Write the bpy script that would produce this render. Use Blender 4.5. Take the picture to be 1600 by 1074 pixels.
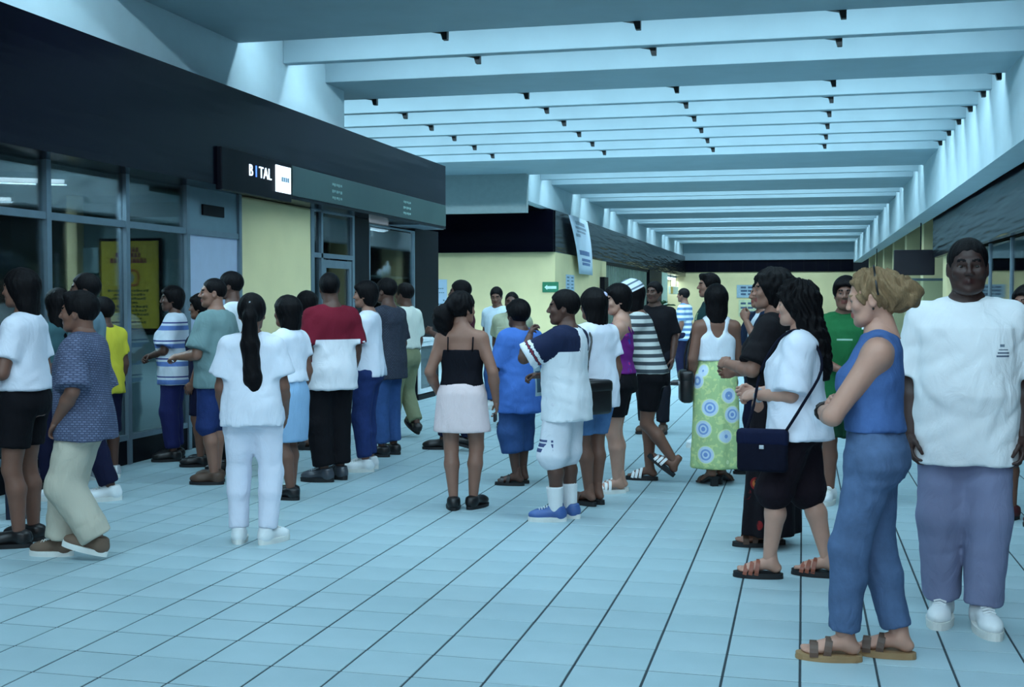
import bpy, bmesh, math, random
import numpy as np
from mathutils import Matrix, Vector, Quaternion
for _o in list(bpy.data.objects): bpy.data.objects.remove(_o)
SC = bpy.context.scene
COL = SC.collection
PI = math.pi
random.seed(7); RNG = np.random.default_rng(7)

# ---------------------------------------------------------------- camera, world, exposure
CAM_H = 1.5; FPX = 1870.0
cd = bpy.data.cameras.new('camera'); cam = bpy.data.objects.new('camera', cd); COL.objects.link(cam)
cd.sensor_width = 36; cd.lens = FPX / 1600 * 36; cd.clip_end = 300
YAW = math.atan(455 / FPX); PITCH = math.atan(70 / FPX)
cam.location = (0, 0, CAM_H); cam.rotation_euler = (PI/2 - PITCH, 0, YAW)
SC.camera = cam
w = bpy.data.worlds.new('World'); SC.world = w; w.use_nodes = True
w.node_tree.nodes['Background'].inputs[0].default_value = (.02, .035, .05, 1)
w.node_tree.nodes['Background'].inputs[1].default_value = 0.4
vs_ = SC.view_settings
vs_.view_transform = 'Standard'; vs_.look = 'None'; vs_.gamma = 1; vs_.use_curve_mapping = False
vs_.exposure = 0.0
LAMP_COL = (.58, .85, 1.0); LAMP_W = 1.75          # cool fluorescent tubes

fd = bpy.data.lights.new('camera_flash', 'POINT'); fd.energy = 110; fd.shadow_soft_size = .03; fd.color = (1, .95, .97)     # the photographer's flash
fo = bpy.data.objects.new('camera_flash', fd); COL.objects.link(fo); fo.location = (.06, -.05, CAM_H+.09)

# ---------------------------------------------------------------- materials
def lin(c):
    return tuple(((v/255)/12.92 if v/255 <= .04045 else ((v/255+.055)/1.055)**2.4) for v in c) + (1,)
class NT:
    def __init__(s, name):
        s.m = bpy.data.materials.new(name); s.m.use_nodes = True
        s.t = s.m.node_tree; s.t.nodes.clear()
        s.out = s.n('ShaderNodeOutputMaterial'); s.b = s.n('ShaderNodeBsdfPrincipled')
        s.l(s.b.outputs[0], s.out.inputs[0])
    def n(s, ty, **kw):
        x = s.t.nodes.new(ty)
        for k, v in kw.items(): setattr(x, k, v)
        return x
    def l(s, a, b): s.t.links.new(a, b)
    def coord(s, which='Object'): return s.n('ShaderNodeTexCoord').outputs[which]
    def math(s, op, a, b=None):
        x = s.n('ShaderNodeMath', operation=op)
        for i, v in enumerate((a, b)):
            if v is None: continue
            if hasattr(v, 'is_output'): s.l(v, x.inputs[i])
            else: x.inputs[i].default_value = v
        return x.outputs[0]
    def noise(s, scale, detail=3, vec=None, rough=.5):
        x = s.n('ShaderNodeTexNoise'); x.inputs['Scale'].default_value = scale; x.inputs['Detail'].default_value = detail
        x.inputs['Roughness'].default_value = rough
        s.l(vec if vec is not None else s.coord(), x.inputs['Vector']); return x.outputs['Fac']
    def mapping(s, scale, vec=None, rot=(0,0,0)):
        x = s.n('ShaderNodeMapping'); x.inputs['Scale'].default_value = scale; x.inputs['Rotation'].default_value = rot
        s.l(vec if vec is not None else s.coord(), x.inputs['Vector']); return x.outputs[0]
    def ramp(s, fac, stops, interp='LINEAR'):
        x = s.n('ShaderNodeValToRGB'); r = x.color_ramp; r.interpolation = interp
        while len(r.elements) > 1: r.elements.remove(r.elements[-1])
        r.elements[0].position = stops[0][0]; r.elements[0].color = stops[0][1]
        for p, c in stops[1:]:
            e = r.elements.new(p); e.color = c
        s.l(fac, x.inputs[0]); return x.outputs[0]
    def mix(s, fac, a, b, blend='MIX'):
        x = s.n('ShaderNodeMix', data_type='RGBA', blend_type=blend)
        for sock, v in ((x.inputs[0], fac), (x.inputs[6], a), (x.inputs[7], b)):
            if hasattr(v, 'is_output'): s.l(v, sock)
            else: sock.default_value = v
        return x.outputs[2]
    def sep(s, vec):
        x = s.n('ShaderNodeSeparateXYZ'); s.l(vec, x.inputs[0]); return x.outputs
    def bump(s, h, strength=.3, dist=.01):
        x = s.n('ShaderNodeBump'); x.inputs['Strength'].default_value = strength; x.inputs['Distance'].default_value = dist
        s.l(h, x.inputs['Height']); s.l(x.outputs[0], s.b.inputs['Normal'])
    def color(s, v):
        if hasattr(v, 'is_output'): s.l(v, s.b.inputs['Base Color'])
        else: s.b.inputs['Base Color'].default_value = v
    def done(s, rough=.5, spec=.5, metal=0, sheen=0):
        s.b.inputs['Roughness'].default_value = rough
        s.b.inputs['Specular IOR Level'].default_value = spec
        s.b.inputs['Metallic'].default_value = metal
        if sheen: s.b.inputs['Sheen Weight'].default_value = sheen
        return s.m
_MC = {}
def plain(name, c, rough=.5, spec=.5, metal=0, var=.12, scale=8, bump=0, bscale=60):
    k = (name,)
    if k in _MC: return _MC[k]
    N = NT(name); L = lin(c); f = N.noise(scale, 4)
    lo = tuple(v*(1-var) for v in L[:3])+(1,); hi = tuple(min(1, v*(1+var)) for v in L[:3])+(1,)
    N.color(N.ramp(f, [(.3, lo), (.7, hi)]))
    if bump: N.bump(N.noise(bscale, 3), bump, .004)
    _MC[k] = N.done(rough, spec, metal); return _MC[k]
def emit(name, c, strength):
    N = NT(name); N.color(lin(c)); N.b.inputs['Emission Color'].default_value = lin(c)
    N.b.inputs['Emission Strength'].default_value = strength; return N.done(.4)
def glass(name, tint=(238, 246, 248)):
    N = NT(name); N.t.nodes.remove(N.b)
    tr = N.n('ShaderNodeBsdfTransparent'); tr.inputs[0].default_value = lin(tint)
    gl = N.n('ShaderNodeBsdfGlossy'); gl.inputs['Roughness'].default_value = .03
    fr = N.n('ShaderNodeFresnel'); fr.inputs[0].default_value = 1.5
    mx = N.n('ShaderNodeMixShader'); N.l(N.math('MULTIPLY', fr.outputs[0], .9), mx.inputs[0]); N.l(tr.outputs[0], mx.inputs[1]); N.l(gl.outputs[0], mx.inputs[2])
    N.l(mx.outputs[0], N.out.inputs[0]); return N.m
def wavy_gloss(name, c, amp=.5, spec=.5):
    # polished dark laminate, slightly rippled so the ceiling strips break up in it
    N = NT(name); N.color(N.mix(N.noise(2.5, 4), lin(tuple(int(v*.75) for v in c)), lin(c)))
    v = N.mapping((1, .5, 8.0)); N.bump(N.noise(1.1, 1, v), amp, .03); return N.done(.22, spec)

# ---------------------------------------------------------------- mesh helpers
def tag(o, label=None, cat=None, group=None, kind=None):
    if label: o['label'] = label
    if cat: o['category'] = cat
    if group: o['group'] = group
    if kind: o['kind'] = kind
    return o
def empty(name, loc=(0,0,0), rz=0):
    o = bpy.data.objects.new(name, None); COL.objects.link(o); o.empty_display_size = .1
    o.location = loc; o.rotation_euler = (0, 0, rz); return o
def link(name, me, mats, parent=None, smooth=False):
    if not isinstance(mats, (list, tuple)): mats = [mats]
    if len(me.materials) == 0:
        for m in mats: me.materials.append(m)
    o = bpy.data.objects.new(name, me); COL.objects.link(o)
    if parent: o.parent = parent
    if smooth: me.shade_smooth()
    return o
class MB:
    """collects boxes, prisms and tubes into one mesh"""
    def __init__(s): s.v = []; s.f = []; s.mi = []
    def add(s, v, f, mi=0):
        n = len(s.v); s.v += [tuple(p) for p in v]; s.f += [tuple(i+n for i in q) for q in f]; s.mi += [mi]*len(f); return s
    def box(s, x0, x1, y0, y1, z0, z1, mi=0, bev=0):
        if bev:
            bm = bmesh.new(); bmesh.ops.create_cube(bm, size=1)
            bmesh.ops.scale(bm, vec=(x1-x0, y1-y0, z1-z0), verts=bm.verts); bmesh.ops.translate(bm, vec=((x0+x1)/2, (y0+y1)/2, (z0+z1)/2), verts=bm.verts)
            bmesh.ops.bevel(bm, geom=list(bm.edges), offset=bev, segments=2, affect='EDGES', profile=.5)
            bm.verts.index_update(); r = s.add([v.co for v in bm.verts], [[v.index for v in f.verts] for f in bm.faces], mi); bm.free(); return r
        v = [(x0,y0,z0),(x1,y0,z0),(x1,y1,z0),(x0,y1,z0),(x0,y0,z1),(x1,y0,z1),(x1,y1,z1),(x0,y1,z1)]
        return s.add(v, [(0,3,2,1),(4,5,6,7),(0,1,5,4),(1,2,6,5),(2,3,7,6),(3,0,4,7)], mi)
    def prism(s, pts, axis, a, b, mi=0):
        """polygon pts (2D) extruded along axis from a to b"""
        def mk(p, t):
            return {'x': (t, p[0], p[1]), 'y': (p[0], t, p[1]), 'z': (p[0], p[1], t)}[axis]
        n = len(pts); v = [mk(p, a) for p in pts] + [mk(p, b) for p in pts]
        f = [tuple(range(n))[::-1], tuple(range(n, 2*n))] + [(i, (i+1) % n, n+(i+1) % n, n+i) for i in range(n)]
        return s.add(v, f, mi)
    def tube(s, pts, r, n=8, mi=0, flat=None, up=(0,0,1)):
        """swept tube; flat=(w,t) sweeps a flat band instead"""
        P = [Vector(p) for p in pts]; rings = []
        for i, p in enumerate(P):
            d = (P[min(i+1, len(P)-1)] - P[max(i-1, 0)]).normalized(); u = Vector(up)
            if abs(d.dot(u)) > .95: u = Vector((1, 0, 0)) if abs(d.x) < .9 else Vector((0, 1, 0))
            a = d.cross(u).normalized(); b = a.cross(d)
            rr = r[i] if isinstance(r, (list, tuple)) else r
            for k in range(n):
                t = 2*PI*(k+.5)/n
                ca, cb = (math.cos(t)*rr, math.sin(t)*rr) if flat is None else (math.copysign(flat[0]/2, math.cos(t)), math.copysign(flat[1]/2, math.sin(t)))
                rings.append(p + a*ca + b*cb)
        f = [(i*n+k, i*n+(k+1) % n, (i+1)*n+(k+1) % n, (i+1)*n+k) for i in range(len(P)-1) for k in range(n)]
        f += [tuple(range(n))[::-1], tuple(range((len(P)-1)*n, len(P)*n))]
        return s.add(rings, f, mi)
    def mesh(s, name):
        me = bpy.data.meshes.new(name); me.from_pydata(s.v, [], s.f); me.update()
        if any(s.mi): me.polygons.foreach_set('material_index', s.mi)
        bm = bmesh.new(); bm.from_mesh(me); bmesh.ops.recalc_face_normals(bm, faces=bm.faces); bm.to_mesh(me); bm.free()
        return me
    def build(s, name, mats, parent=None, smooth=False): return link(name, s.mesh(name), mats, parent, smooth)
def bx(name, mat, x0, x1, y0, y1, z0, z1, parent=None, bev=0):
    return MB().box(x0, x1, y0, y1, z0, z1, bev=bev).build(name, mat, parent)
def struct(o): o['kind'] = 'structure'; return o
def text_mesh(name, body, size, mat, parent, M, extrude=.004):
    cu = bpy.data.curves.new(name, 'FONT'); cu.body = body; cu.size = size; cu.extrude = extrude; cu.align_x = 'LEFT'; cu.resolution_u = 3
    t = bpy.data.objects.new(name, cu); COL.objects.link(t)
    bpy.context.view_layer.update()
    me = bpy.data.meshes.new_from_object(t.evaluated_get(bpy.context.evaluated_depsgraph_get()))
    bpy.data.objects.remove(t); me.materials.clear(); me.transform(M)
    return link(name, me, mat, parent)

# ================================================================ THE PLACE
XL = -5.9; XR = 2.4; ZC = 4.28; ZT = 4.98; ZF0 = 2.68; ZF1 = 3.74
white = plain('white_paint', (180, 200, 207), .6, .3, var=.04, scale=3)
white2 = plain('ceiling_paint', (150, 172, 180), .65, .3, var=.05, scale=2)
yellow = plain('cream_yellow_paint', (226, 212, 162), .55, .35, var=.04, scale=2, bump=.05)
dark_lam = wavy_gloss('dark_laminate', (9, 8, 22), .12, .09)
dark_wavy = wavy_gloss('dark_rippled_laminate', (14, 17, 24), .7, .2)
black = plain('black_matt', (10, 10, 18), .5, .12, var=.1)
alu = plain('aluminium', (120, 138, 150), .4, .5, .5, var=.06)
green_pan = plain('green_panel', (44, 66, 64), .35, .5, var=.06)
pane_m = glass('shop_glass')
grey_wall = plain('grey_wall', (150, 165, 165), .6, .3, var=.05)

# ---- floor: slab with every tile laid on it
TS = .30; GAP = .0095
grout = plain('grout', (58, 70, 76), .8, .2, var=.15, scale=20)
def tile_mat(name):
    N = NT(name); oi = N.n('ShaderNodeObjectInfo')
    f = N.noise(2.2, 4, N.coord('Object') if name == 'floor_tile_far' else N.coord('Object'))
    sp = N.noise(140, 2)
    base = N.ramp(f, [(.3, lin((160, 186, 194))), (.7, lin((176, 200, 208)))])
    base = N.mix(N.math('MULTIPLY', oi.outputs['Random'], .35), base, lin((152, 182, 190)))
    base = N.mix(N.math('MULTIPLY', sp, .22), base, lin((130, 152, 158)))
    N.color(base); N.bump(N.noise(30, 3), .06, .003)
    return N.done(.42, .35)
tm_near = tile_mat('floor_tile'); tm_far = tile_mat('floor_tile_far')
floor = struct(bx('floor', grout, -20, 9, -8, 64, -.14, -.0025))
def tile_geo(x, y, z, S=TS-GAP, b=.0012):
    h = S/2
    return [(x-h,y-h,z-.003),(x+h,y-h,z-.003),(x+h,y+h,z-.003),(x-h,y+h,z-.003),(x-h+b,y-h+b,z),(x+h-b,y-h+b,z),(x+h-b,y+h-b,z),(x-h+b,y+h-b,z)]
TF = [(4,5,6,7),(0,1,5,4),(1,2,6,5),(2,3,7,6),(3,0,4,7)]
tme = bpy.data.meshes.new('tile'); tme.from_pydata(tile_geo(0,0,0), [], TF); tme.materials.append(tm_near)
cells = []
cw = math.cos(YAW); sw = math.sin(YAW)
for j in range(-20, 190):
    y = 5.07 + (j+.5)*TS
    for i in range(-66, 24):
        x = (i+.5)*TS
        if x < -6.0 and not 18.9 < y < 28.8: continue
        if y > 61.9 or y < 1.0: continue
        dep = -sw*x + cw*y; lat = cw*x + sw*y
        vis = dep > 4.2 and abs(lat/dep) < .436
        cells.append((dep if vis else 900+dep, x, y))
cells.sort()
for k, (d, x, y) in enumerate(cells[:300]):
    o = bpy.data.objects.new('tile', tme); COL.objects.link(o); o.parent = floor
    o.location = (x, y, random.uniform(-.0006, .0006)); o.rotation_euler = (0, 0, random.uniform(-.002, .002))
A = MB()
for d, x, y in cells[300:]: A.add(tile_geo(x, y, random.uniform(-.0005, .0005)), TF)
me = bpy.data.meshes.new('tile'); me.from_pydata(A.v, [], A.f); me.update()
tag(link('tile', me, tm_far, floor), kind='stuff')

# ---- ceiling: closed roof above, slabs and fins below it, light slots between them
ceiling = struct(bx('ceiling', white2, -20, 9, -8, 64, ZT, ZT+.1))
PITCHS = 1.3; FIN = .15
slots = []                                   # (y0, y1, x0)  each slot is a gap between fins
def pair(y): return [(y, y+PITCHS-FIN), (y+PITCHS, y+2*PITCHS-FIN)]
near_pairs = [pair(12.06-5.2*k) for k in (3, 2, 1, 0)]
cross = [(15.86+k*PITCHS, 15.86+(k+1)*PITCHS-FIN) for k in range(6)]
far_pairs = [pair(26.3+5.2*k) for k in range(7)]
edges = []
for p in near_pairs: slots += [(a, b, -6.0) for a, b in p]
slots += [(a, b, -13.0) for a, b in cross]
for p in far_pairs: slots += [(a, b, -6.0) for a, b in p]
ys = -7.9
for a, b, x0 in slots:
    nm = 'fin' if a-ys < .3 else 'slab'
    xa = -13.0 if (15 < ys < 24) else -6.0
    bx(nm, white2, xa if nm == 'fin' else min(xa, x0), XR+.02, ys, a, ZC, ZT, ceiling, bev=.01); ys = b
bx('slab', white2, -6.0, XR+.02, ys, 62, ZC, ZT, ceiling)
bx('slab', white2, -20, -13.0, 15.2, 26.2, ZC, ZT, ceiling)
lamp_case = plain('lamp_case', (60, 66, 70), .5, .4)
brk = plain('lamp_bracket', (18, 24, 26), .5, .3)
tube_m = emit('tube_glow', (215, 240, 255), 3.0)
def strip_light(a, b, x0, label, watts, brackets):
    t = empty('strip_light', ((x0+XR)/2, a+.12, ZC+.28))
    L = (XR-x0)/2-.28
    MB().box(-L, L, -.1, -.02, -.02, .05, bev=.008).build('housing', lamp_case, t)
    n = max(4, round(2*L/1.25)); s = 2*L/n
    for i in range(n):
        MB().tube([(-L+i*s+.03, .0, 0), (-L+(i+1)*s-.03, .0, 0)], .014, 8).build('tube', tube_m, t, True)
    for X in brackets:
        x = X-(x0+XR)/2
        m = MB(); m.prism([(x-.26, -.24), (x+.05, -.24), (x+.05, -.36), (x, -.36), (x-.02, -.29)], 'y', -.13, -.06)
        m.box(x-.01, x+.04, -.11, -.08, -.26, 0); m.build('bracket', brk, t)
    ld = bpy.data.lights.new('strip_light_glow', 'AREA'); ld.shape = 'RECTANGLE'; ld.size = 2*L; ld.size_y = .07
    ld.energy = watts*LAMP_W; ld.color = LAMP_COL
    lo = bpy.data.objects.new('strip_light_glow', ld); COL.objects.link(lo); lo.parent = t
    lo.location = (0, .02, -.0); lo.rotation_euler = (math.radians(24), 0, 0)
    tag(t, label, 'lamp', 'fluorescent strip lights in the ceiling slots'); return t
BX4 = [-3.68, -1.66, .33, 2.3]
ordn = ['first', 'second', 'third', 'fourth', 'fifth', 'sixth', 'seventh']
k = 0
for pi, p in enumerate(near_pairs):
    for i, (a, b) in enumerate(p):
        where = 'the ceiling bay just before the crossing' if pi == 3 else 'the %s ceiling bay back from the crossing' % ordn[3-pi]
        strip_light(a, b, -6.0, 'fluorescent strip light in the %s slot of %s' % (('nearer', 'farther')[i], where), 105, BX4[:3] if pi == 3 else [])
for i, (a, b) in enumerate(cross):
    strip_light(a, b, -13.0, 'long fluorescent strip light in the %s ceiling slot of the crossing' % ordn[i], 205, [-5.85]+BX4)
for pi, p in enumerate(far_pairs):
    for i, (a, b) in enumerate(p):
        strip_light(a, b, -6.0, 'fluorescent strip light in the %s slot of the %s ceiling bay past the crossing' % (('nearer', 'farther')[i], ordn[pi]), 95, [])

# ---- walls
wall_left = struct(bx('wall_left', white, -6.25, -6.0, -8, 15.15, ZF1-.05, ZT))
struct(bx('wall_left_far', white, -6.25, -6.0, 26.2, 62, ZF1-.05, ZT))
struct(bx('wall_recess_header', grey_wall, -20, -6.0, 26.0, 26.2, 3.42, ZT))
struct(bx('wall_recess_near', grey_wall, -20, -6.25, 15.0, 15.15, ZF1-.02, ZT))
struct(bx('wall_recess_end', grey_wall, -20.1, -20, 15, 29, 0, ZT))
struct(bx('wall_back', grey_wall, -20, 9, -8.1, -8, 0, ZT))
struct(bx('wall_end', yellow, -8, 6, 62, 62.2, 0, 2.86))
struct(bx('beam_right', white, XR, XR+.4, -8, 62, 3.3, ZT))
struct(bx('wall_right', black, 7.0, 7.1, -8, 62, 0, ZT))
# end of the corridor: white lintel above a dark panelled band
struct(bx('wall_end_lintel', white2, -6, XR, 61.6, 62, 3.46, ZC))
tr = struct(bx('trim_1', black, -6, XR, 61.9, 62, 2.86, 3.46))
for i in range(14): bx('panel', dark_lam, -5.98+i*.6, -5.42+i*.6, 61.86, 61.9, 2.88, 3.44, tr)

# ---- near shop: dark fascia, glazed front, cream pier, door and display window
XF = -5.6; KF = XF/XL; zf = lambda z: 1.5+(z-1.5)*KF           # the fascia stands a little proud of the glass
fas = struct(bx('trim_2', dark_lam, -6.4, XF, -8, 18.5, zf(ZF0), zf(ZF1)))
bx('soffit_edge', alu, XF-.5, XF-.02, 17.2, 18.46, zf(ZF0)-.012, zf(ZF0), fas)
gb = bx('sign_band', green_pan, XF, XF+.03, 12.5, 18.42, zf(2.72), zf(3.07), fas, bev=.006)
pale_print = plain('pale_print', (120, 150, 146), .5)
m = MB()
for y0, rows in ((13.66, 3), (16.33, 3)):
    for r in range(rows):
        z = zf(2.98)-r*.08
        for c in range(5): m.box(XF+.03, XF+.034, y0+c*.067, y0+c*.067+.048-.012*(c % 2), z-.026-.008*((c+r) % 2), z)
m.build('small_print', pale_print, gb)
struct(bx('trim_3', dark_lam, -20, -6.4, 18.3, 18.5, zf(ZF0), zf(ZF1)))
struct(bx('shop_roof', grey_wall, -12, -6.2, -8, 18.3, 3.0, 3.08))
# bank sign
sg = empty('bank_sign', (XF, 11.58, zf(2.72)))
MB().box(-.02, .05, -.80, .85, -.085, .34, bev=.01).build('sign_box', black, sg)
sign_w = emit('sign_white_light', (225, 240, 255), 1.3); sign_b = emit('sign_blue_light', (90, 140, 255), 1.2)
MB().box(.05, .065, .42, .80, 0.0, .29, bev=.004).build('lit_square', sign_w, sg)
Mt = Matrix(((0,0,1,.055),(1,0,0,-.22),(0,1,0,.11),(0,0,0,1)))
text_mesh('letter', 'B', .17, sign_w, sg, Mt)
text_mesh('letter', 'I', .17, sign_b, sg, Matrix.Translation((0,.15,0)) @ Mt)
text_mesh('letter', 'TAL', .17, sign_w, sg, Matrix.Translation((0,.24,0)) @ Mt)
gp = plain('sign_grey_print', (150, 170, 185), .5)
m = MB()
for i in range(4): m.box(.065, .067, .55+i*.052, .59+i*.052, .12, .17)
m.build('print', gp, sg)
tag(sg, 'lit black bank sign reading BITAL with a white square on the dark fascia', 'sign')

# glazing
ZG = 2.62
win = struct(empty('window_1', (-5.95, 10, 0)))
def part(nm, mat, y0, y1, z0, z1, x0=-.03, x1=.03, par=None, oy=10):
    return bx(nm, mat, x0, x1, y0-oy, y1-oy, z0, z1, par or win)
ML = [3.2, 4.4, 5.6, 6.4, 7.4, 8.52, 9.68, 10.77, 11.9]
for y in ML: part('mullion', alu, y-.03, y+.03, .0, ZG, -.04, .04)
for i in range(len(ML)-1):
    part('transom', alu, ML[i]+.03, ML[i+1]-.03, 2.14, 2.2)
    part('sill', alu, ML[i]+.03, ML[i+1]-.03, .22, .27)
    part('kick_plate', black, ML[i]+.03, ML[i+1]-.03, 0, .22, -.02, .02)
    last = i == len(ML)-2
    if last:
        pm = plain('opal_panel', (176, 190, 214), .4, .4, var=.03)
        part('opaque_panel', pm, ML[i]+.03, ML[i+1]-.03, .27, 2.14, -.01, .01)
        part('opaque_panel', plain('opal_panel_grey', (112, 138, 150), .4, .4, var=.03), ML[i]+.03, ML[i+1]-.03, 2.2, ZG, -.01, .01)
    else:
        part('pane', pane_m, ML[i]+.03, ML[i+1]-.03, .27, 2.14, -.004, .004)
        part('pane', pane_m, ML[i]+.03, ML[i+1]-.03, 2.2, ZG, -.004, .004)
dp = bx('door_plate', black, -5.94, -5.92, 11.09, 11.55, 2.35, 2.46, bev=.004); tag(dp, 'small black name plate on the pale panel above the glass shopfront', 'sign')

# shop interior
int_wall = plain('interior_wall', (96, 118, 112), .6, .3, var=.08)
struct(bx('wall_shop_rear', int_wall, -10.1, -10, -8, 15, 0, 3))
struct(bx('wall_shop_side', int_wall, -10, -6.4, 13.6, 13.7, 0, 3))
sc_ = struct(bx('ceiling_shop', plain('shop_ceiling', (150, 170, 170), .6), -10, -6.05, -8, 11.9, 2.56, 2.62))
def tube_box(name, x, y, L, label, watts, rz=0):
    t = empty(name, (x, y, 2.56), rz)
    MB().box(-.09, .09, -L/2, L/2, -.05, 0, bev=.01).build('housing', white, t)
    MB().box(-.07, .07, -L/2+.03, L/2-.03, -.075, -.05, bev=.01).build('diffuser', emit('diffuser_glow', (225, 245, 255), 4.0), t)
    ld = bpy.data.lights.new('shop_glow', 'AREA'); ld.shape = 'RECTANGLE'; ld.size = .14; ld.size_y = L; ld.energy = watts*LAMP_W; ld.color = LAMP_COL
    lo = bpy.data.objects.new('shop_glow', ld); COL.objects.link(lo); lo.parent = t; lo.location = (0, 0, -.09)
    return tag(t, label, 'lamp')
tube_box('shop_lamp', -6.55, 8.75, 1.1, 'bright fluorescent lamp behind the shop glass at the far left', 60, math.radians(-55))
tube_box('shop_lamp', -8.2, 10.2, 1.2, 'dim fluorescent lamp deeper inside the glazed shop', 60, math.radians(-55))
ic = bx('interior_column', yellow, -7.28, -7.16, 10.78, 10.9, 0, 2.55, bev=.005); tag(ic, 'narrow cream column standing inside the glazed shop', 'column')
part_m = plain('partition_panel', (116, 146, 150), .5, .3, var=.06)
idf = struct(empty('wall_partition', (-6.66, 10.94, 0)))
bx('panel', part_m, -.5, .58, -.03, .03, 0, 2.26, idf); bx('header', plain('partition_rail', (170, 198, 204), .4), -.5, .6, -.05, .03, 2.26, 2.32, idf); bx('post', alu, .58, .64, -.05, .03, 0, 2.55, idf); bx('pane', pane_m, -.5, .58, -.004, .004, 2.32, 2.55, idf)
# poster in a black frame
po = empty('poster', (-6.6, 10.84, 1.17), -PI/2)
MB().box(-.04, 0, -.35, .35, 0, .94, bev=.006).build('frame', black, po)
py_ = plain('poster_yellow', (196, 178, 62), .5, .3, var=.06); pr = plain('poster_red', (120, 44, 58), .6); pk = plain('poster_ink', (64, 72, 40), .6); pw = plain('poster_blue_white', (150, 176, 176), .6)
MB().box(0, .006, -.32, .32, .03, .91).build('print', py_, po)
m = MB()
for z, y0, y1 in ((.80, -.10, .11), (.745, -.16, .15), (.69, -.22, .21)):
    n = int((y1-y0)/.042)
    for i in range(n): m.prism([(y0+i*.042, z), (y0+i*.042+.034, z), (y0+i*.042+.031-.007*(i % 2), z+.048), (y0+i*.042+.004, z+.05)], 'x', .006, .009)
m.build('headline', pr, po)
m = MB(); pts = [(.008, .10*math.cos(t), .54+.10*math.sin(t)*(1+.25*math.cos(2*t))) for t in np.linspace(-2.2, 2.6, 22)]
m.tube(pts, .013, 6); m.build('ring_motif', plain('poster_orange', (176, 96, 50), .6), po)
MB().prism([(-.05, .50), (.03, .49), (.055, .55), (.01, .60), (-.045, .57)], 'x', .006, .008).build('motif_centre', pw, po)
m = MB()
for r in range(9):
    z = .40-r*.04; L = (.5, .36, .42, .24, .45, .4, .5, .3, .42)[r]
    for i in range(int(L/.036)): m.box(.006, .008, -L/2+i*.036, -L/2+i*.036+.026, z, z+.018+.008*((i+r) % 3 == 0))
m.build('small_print', pk, po)
tag(po, 'yellow framed poster with dark red headline behind the shop glass', 'poster')
wsn = MB().box(-7.15, -6.97, 10.86, 10.89, 1.76, 2.02, bev=.005).build('notice_board', plain('pale_notice', (150, 186, 192), .5)); tag(wsn, 'blank pale blue notice board inside the shop left of the yellow poster', 'board')
ct = empty('bank_counter', (-8.2, 9.6, 0))
MB().box(-.25, .25, -3, 3, 0, .95, bev=.01).build('counter_body', plain('counter_brown', (70, 66, 56), .5), ct); MB().box(-.32, .32, -3.05, 3.05, .95, 1.0, bev=.01).build('counter_top', plain('counter_top', (90, 100, 96), .3), ct)
tag(ct, 'long dark service counter inside the glazed shop', 'counter')

# cream pier beside the shopfront
pier = MB().box(-6.35, -5.93, 11.94, 13.86, 0, ZG, bev=.03).build('pier', yellow); tag(pier, 'wide cream painted pier below the lit bank sign', 'column')
# second shop: aluminium door and display window
d2 = struct(empty('door_2', (-5.98, 14.6, 0)))
for y0, y1, z0, z1 in ((-.72, -.62, 0, ZG), (-.40, -.34, 0, ZG), (.68, .76, 0, ZG), (-.62, .68, 2.02, 2.08), (-.62, .68, 2.6, ZG)):
    bx('frame', alu, -.04, .04, y0, y1, z0, z1, d2)
leaf = bx('door_leaf', alu, -.03, .03, -.32, -.22, .03, 2.0, d2)
bx('stile', alu, -.03, .03, .58, .66, .03, 2.0, leaf); bx('rail', alu, -.03, .03, -.22, .58, 1.9, 2.0, leaf); bx('rail', alu, -.03, .03, -.22, .58, .03, .3, leaf)
bx('pane', pane_m, -.005, .005, -.22, .58, .3, 1.9, leaf); bx('handle', alu, .03, .07, .6, .63, .9, 1.2, leaf)
bx('pane', pane_m, -.005, .005, -.34, .68, 2.08, 2.6, d2); bx('pane', pane_m, -.005, .005, -.62, -.4, .05, 2.02, d2); bx('pane', pane_m, -.005, .005, -.62, -.4, 2.08, 2.6, d2)
p2 = bx('shop_pier', black, -6.3, -5.95, 15.36, 15.95, 0, ZG, bev=.01); tag(p2, 'black pier between the aluminium door and the display window', 'column')
p3 = bx('shop_pier', black, -6.3, -5.95, 18.0, 18.4, 0, ZG, bev=.01); tag(p3, 'narrow black pier at the far end of the display window', 'column')
w2 = struct(empty('window_2', (-5.98, 16.97, 0)))
bx('frame', alu, -.03, .03, -1.02, -.98, .4, 2.56, w2); bx('frame', alu, -.03, .03, .98, 1.02, .4, 2.56, w2); bx('frame', alu, -.03, .03, -.98, .98, 2.54, 2.56, w2); bx('frame', alu, -.03, .03, -.98, .98, .4, .46, w2)
bx('pane', pane_m, -.004, .004, -.98, .98, .46, 2.52, w2); bx('plinth', black, -.04, .04, -1.02, 1.02, 0, .4, w2)
struct(bx('wall_display_rear', plain('display_back', (98, 122, 124), .6), -7.3, -7.2, 13.7, 19.3, 0, 3))
struct(bx('wall_shop_end', black, -7.2, -5.97, 18.41, 19.3, 0, ZG))
sh = bx('display_shelf', plain('shelf_pale', (170, 190, 186), .4), -7.15, -6.05, 16.0, 17.95, 1.81, 1.84, bev=.004); tag(sh, 'pale shelf inside the display window', 'shelf')
dk = bx('dark_cloth', black, -7.1, -7.06, 17.15, 17.9, 1.85, 2.45, bev=.004); tag(dk, 'black backing board hanging in the display window', 'board')
dl = empty('display_fill_lamp', (-6.35, 17.0, 2.62)); MB().box(-.06, .06, -.8, .8, -.05, 0, bev=.008).build('housing', alu, dl); MB().box(-.04, .04, -.76, .76, -.07, -.05).build('tube', tube_m, dl)  # added lamp, hidden behind the fascia, to brighten the display
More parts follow.
